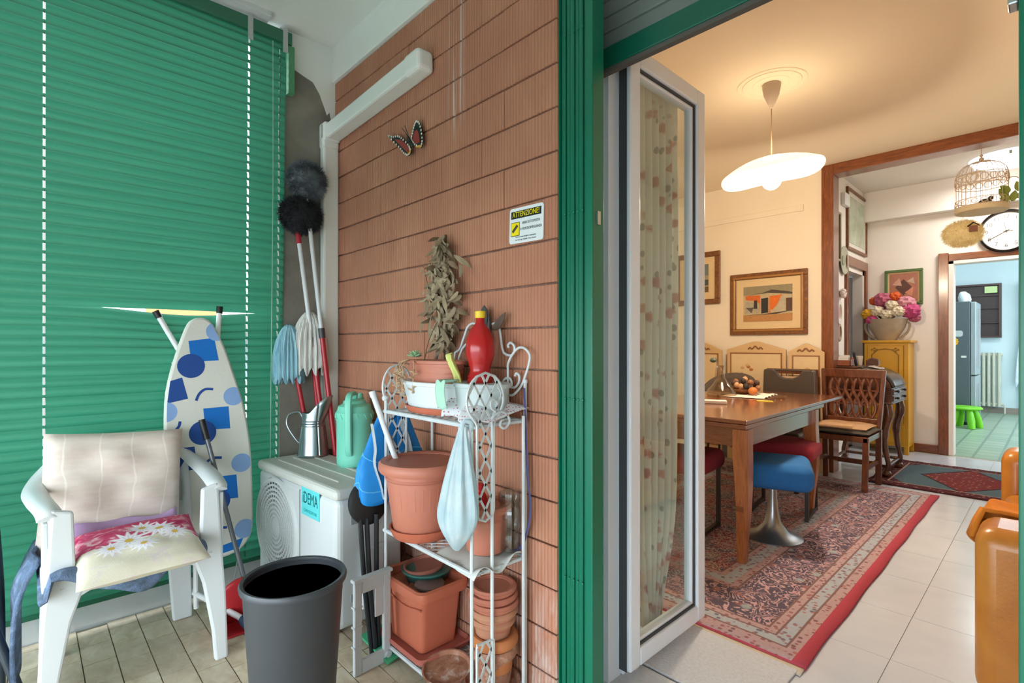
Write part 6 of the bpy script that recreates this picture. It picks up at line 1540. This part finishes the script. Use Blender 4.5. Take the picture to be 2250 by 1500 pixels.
cbk = T('wall_cabinet', 'dark brown wall mounted kitchen rack behind the refrigerator', 'cabinet', (-1.0, 12.12, 1.30))
MB().box(-.40, .36, .0, .08, 0, .93).o('back_panel', plain('rack_brown', '#3a2d2c', .5, 0, .1), cbk, False)
frame_y(-.40, .36, 0, .93, .03, -.05, .0).o('frame', plain('rack_frame', '#4a3632', .5), cbk, False)
for z in (.25, .5, .72): MB().box(-.37, .33, -.04, 0, z, z+.012).o('shelf', plain('rack_frame', '#4a3632'), cbk, False)
tag(MB().box(-.08, .08, 0, .004, 0, .11).o('sticky_note', plain('note_green', '#c3d69a', .8), smooth=False, loc=(-.77, 12.065, 2.07)), 'pale yellow green note stuck on the brown kitchen rack', 'note')
tag(MB().grid(lambda u, v: (-.44 + .03*math.sin(5*v) + .22*u, 12.112 + .012*math.sin(9*u), 2.18 - 1.75*v*(1-.35*u)), 14, 24).o('white_net_curtain', m_cotton('net_white', '#b8ccd6', '#d9e6ec'), solid=.002), 'white net curtain beside the kitchen door', 'curtain')

# ------------------------------------------------------------------ tan leather sofa
def m_leather():
    g = G('tan_leather'); v = g.coord(); n = g.noise(v, 5, 5, .4); s = g.noise(g.scale(v, (3, 3, 30)), 6, 3)
    c = g.ramp(n, [(.3, '#a8641f'), (.55, '#bd7a2d'), (.75, '#c98a3e')])
    c = g.mix(g.math('MULTIPLY', g.step(s, .66, .76), .25), c, '#d9aa70')
    return g.done(c, .30, 0, g.bump(g.noise(v, 90, 4), .15, .004))
TL = m_leather()
so_ = T('leather_sofa', 'worn tan leather sofa with rounded arms by the wall', 'sofa', (.30, 2.95, 0))
MB().box(-.44, .50, -.70, .70, .05, .30).o('base', TL, so_, False, .03, seg=3)
for y0, h in ((-.72, .580), (.47, .66)):
    MB().box(-.485, .50, y0, y0+.25, .03, h).o('arm', TL, so_, True, .055, seg=5)
MB().box(.24, .52, -.70, .70, .25, .85).o('backrest', TL, so_, True, .07, seg=4)
MB().box(-.47, .28, -.465, .0, .29, .47).o('seat_cushion', TL, so_, True, .05, seg=4); MB().box(-.47, .28, .005, .465, .29, .47).o('seat_cushion', TL, so_, True, .05, seg=4)
for x in (-.40, .45):
    for y in (-.63, .63): MB().tube([(x, y, 0), (x, y, .06)], .025, 10).o('foot', BLACK, so_)
OT = plain('throw_orange', '#c9791a', .9, 0, .14, 16, .4, 40)
tag(MB().grid(lambda u, v: (-.205 + .45*u - .02*math.sin(9*v)*(1-u), 2.46 + .56*v + .02*math.sin(8*u), .50 + .085*math.exp(-((v-.0)/.22)**2) + .020*math.sin(10*u+2)*math.sin(9*v) + (-.10*(1-u/.06) if u < .06 else 0)), 30, 26).o('orange_throw', OT, solid=.012), 'crumpled orange throw on the tan leather sofa seat', 'throw')
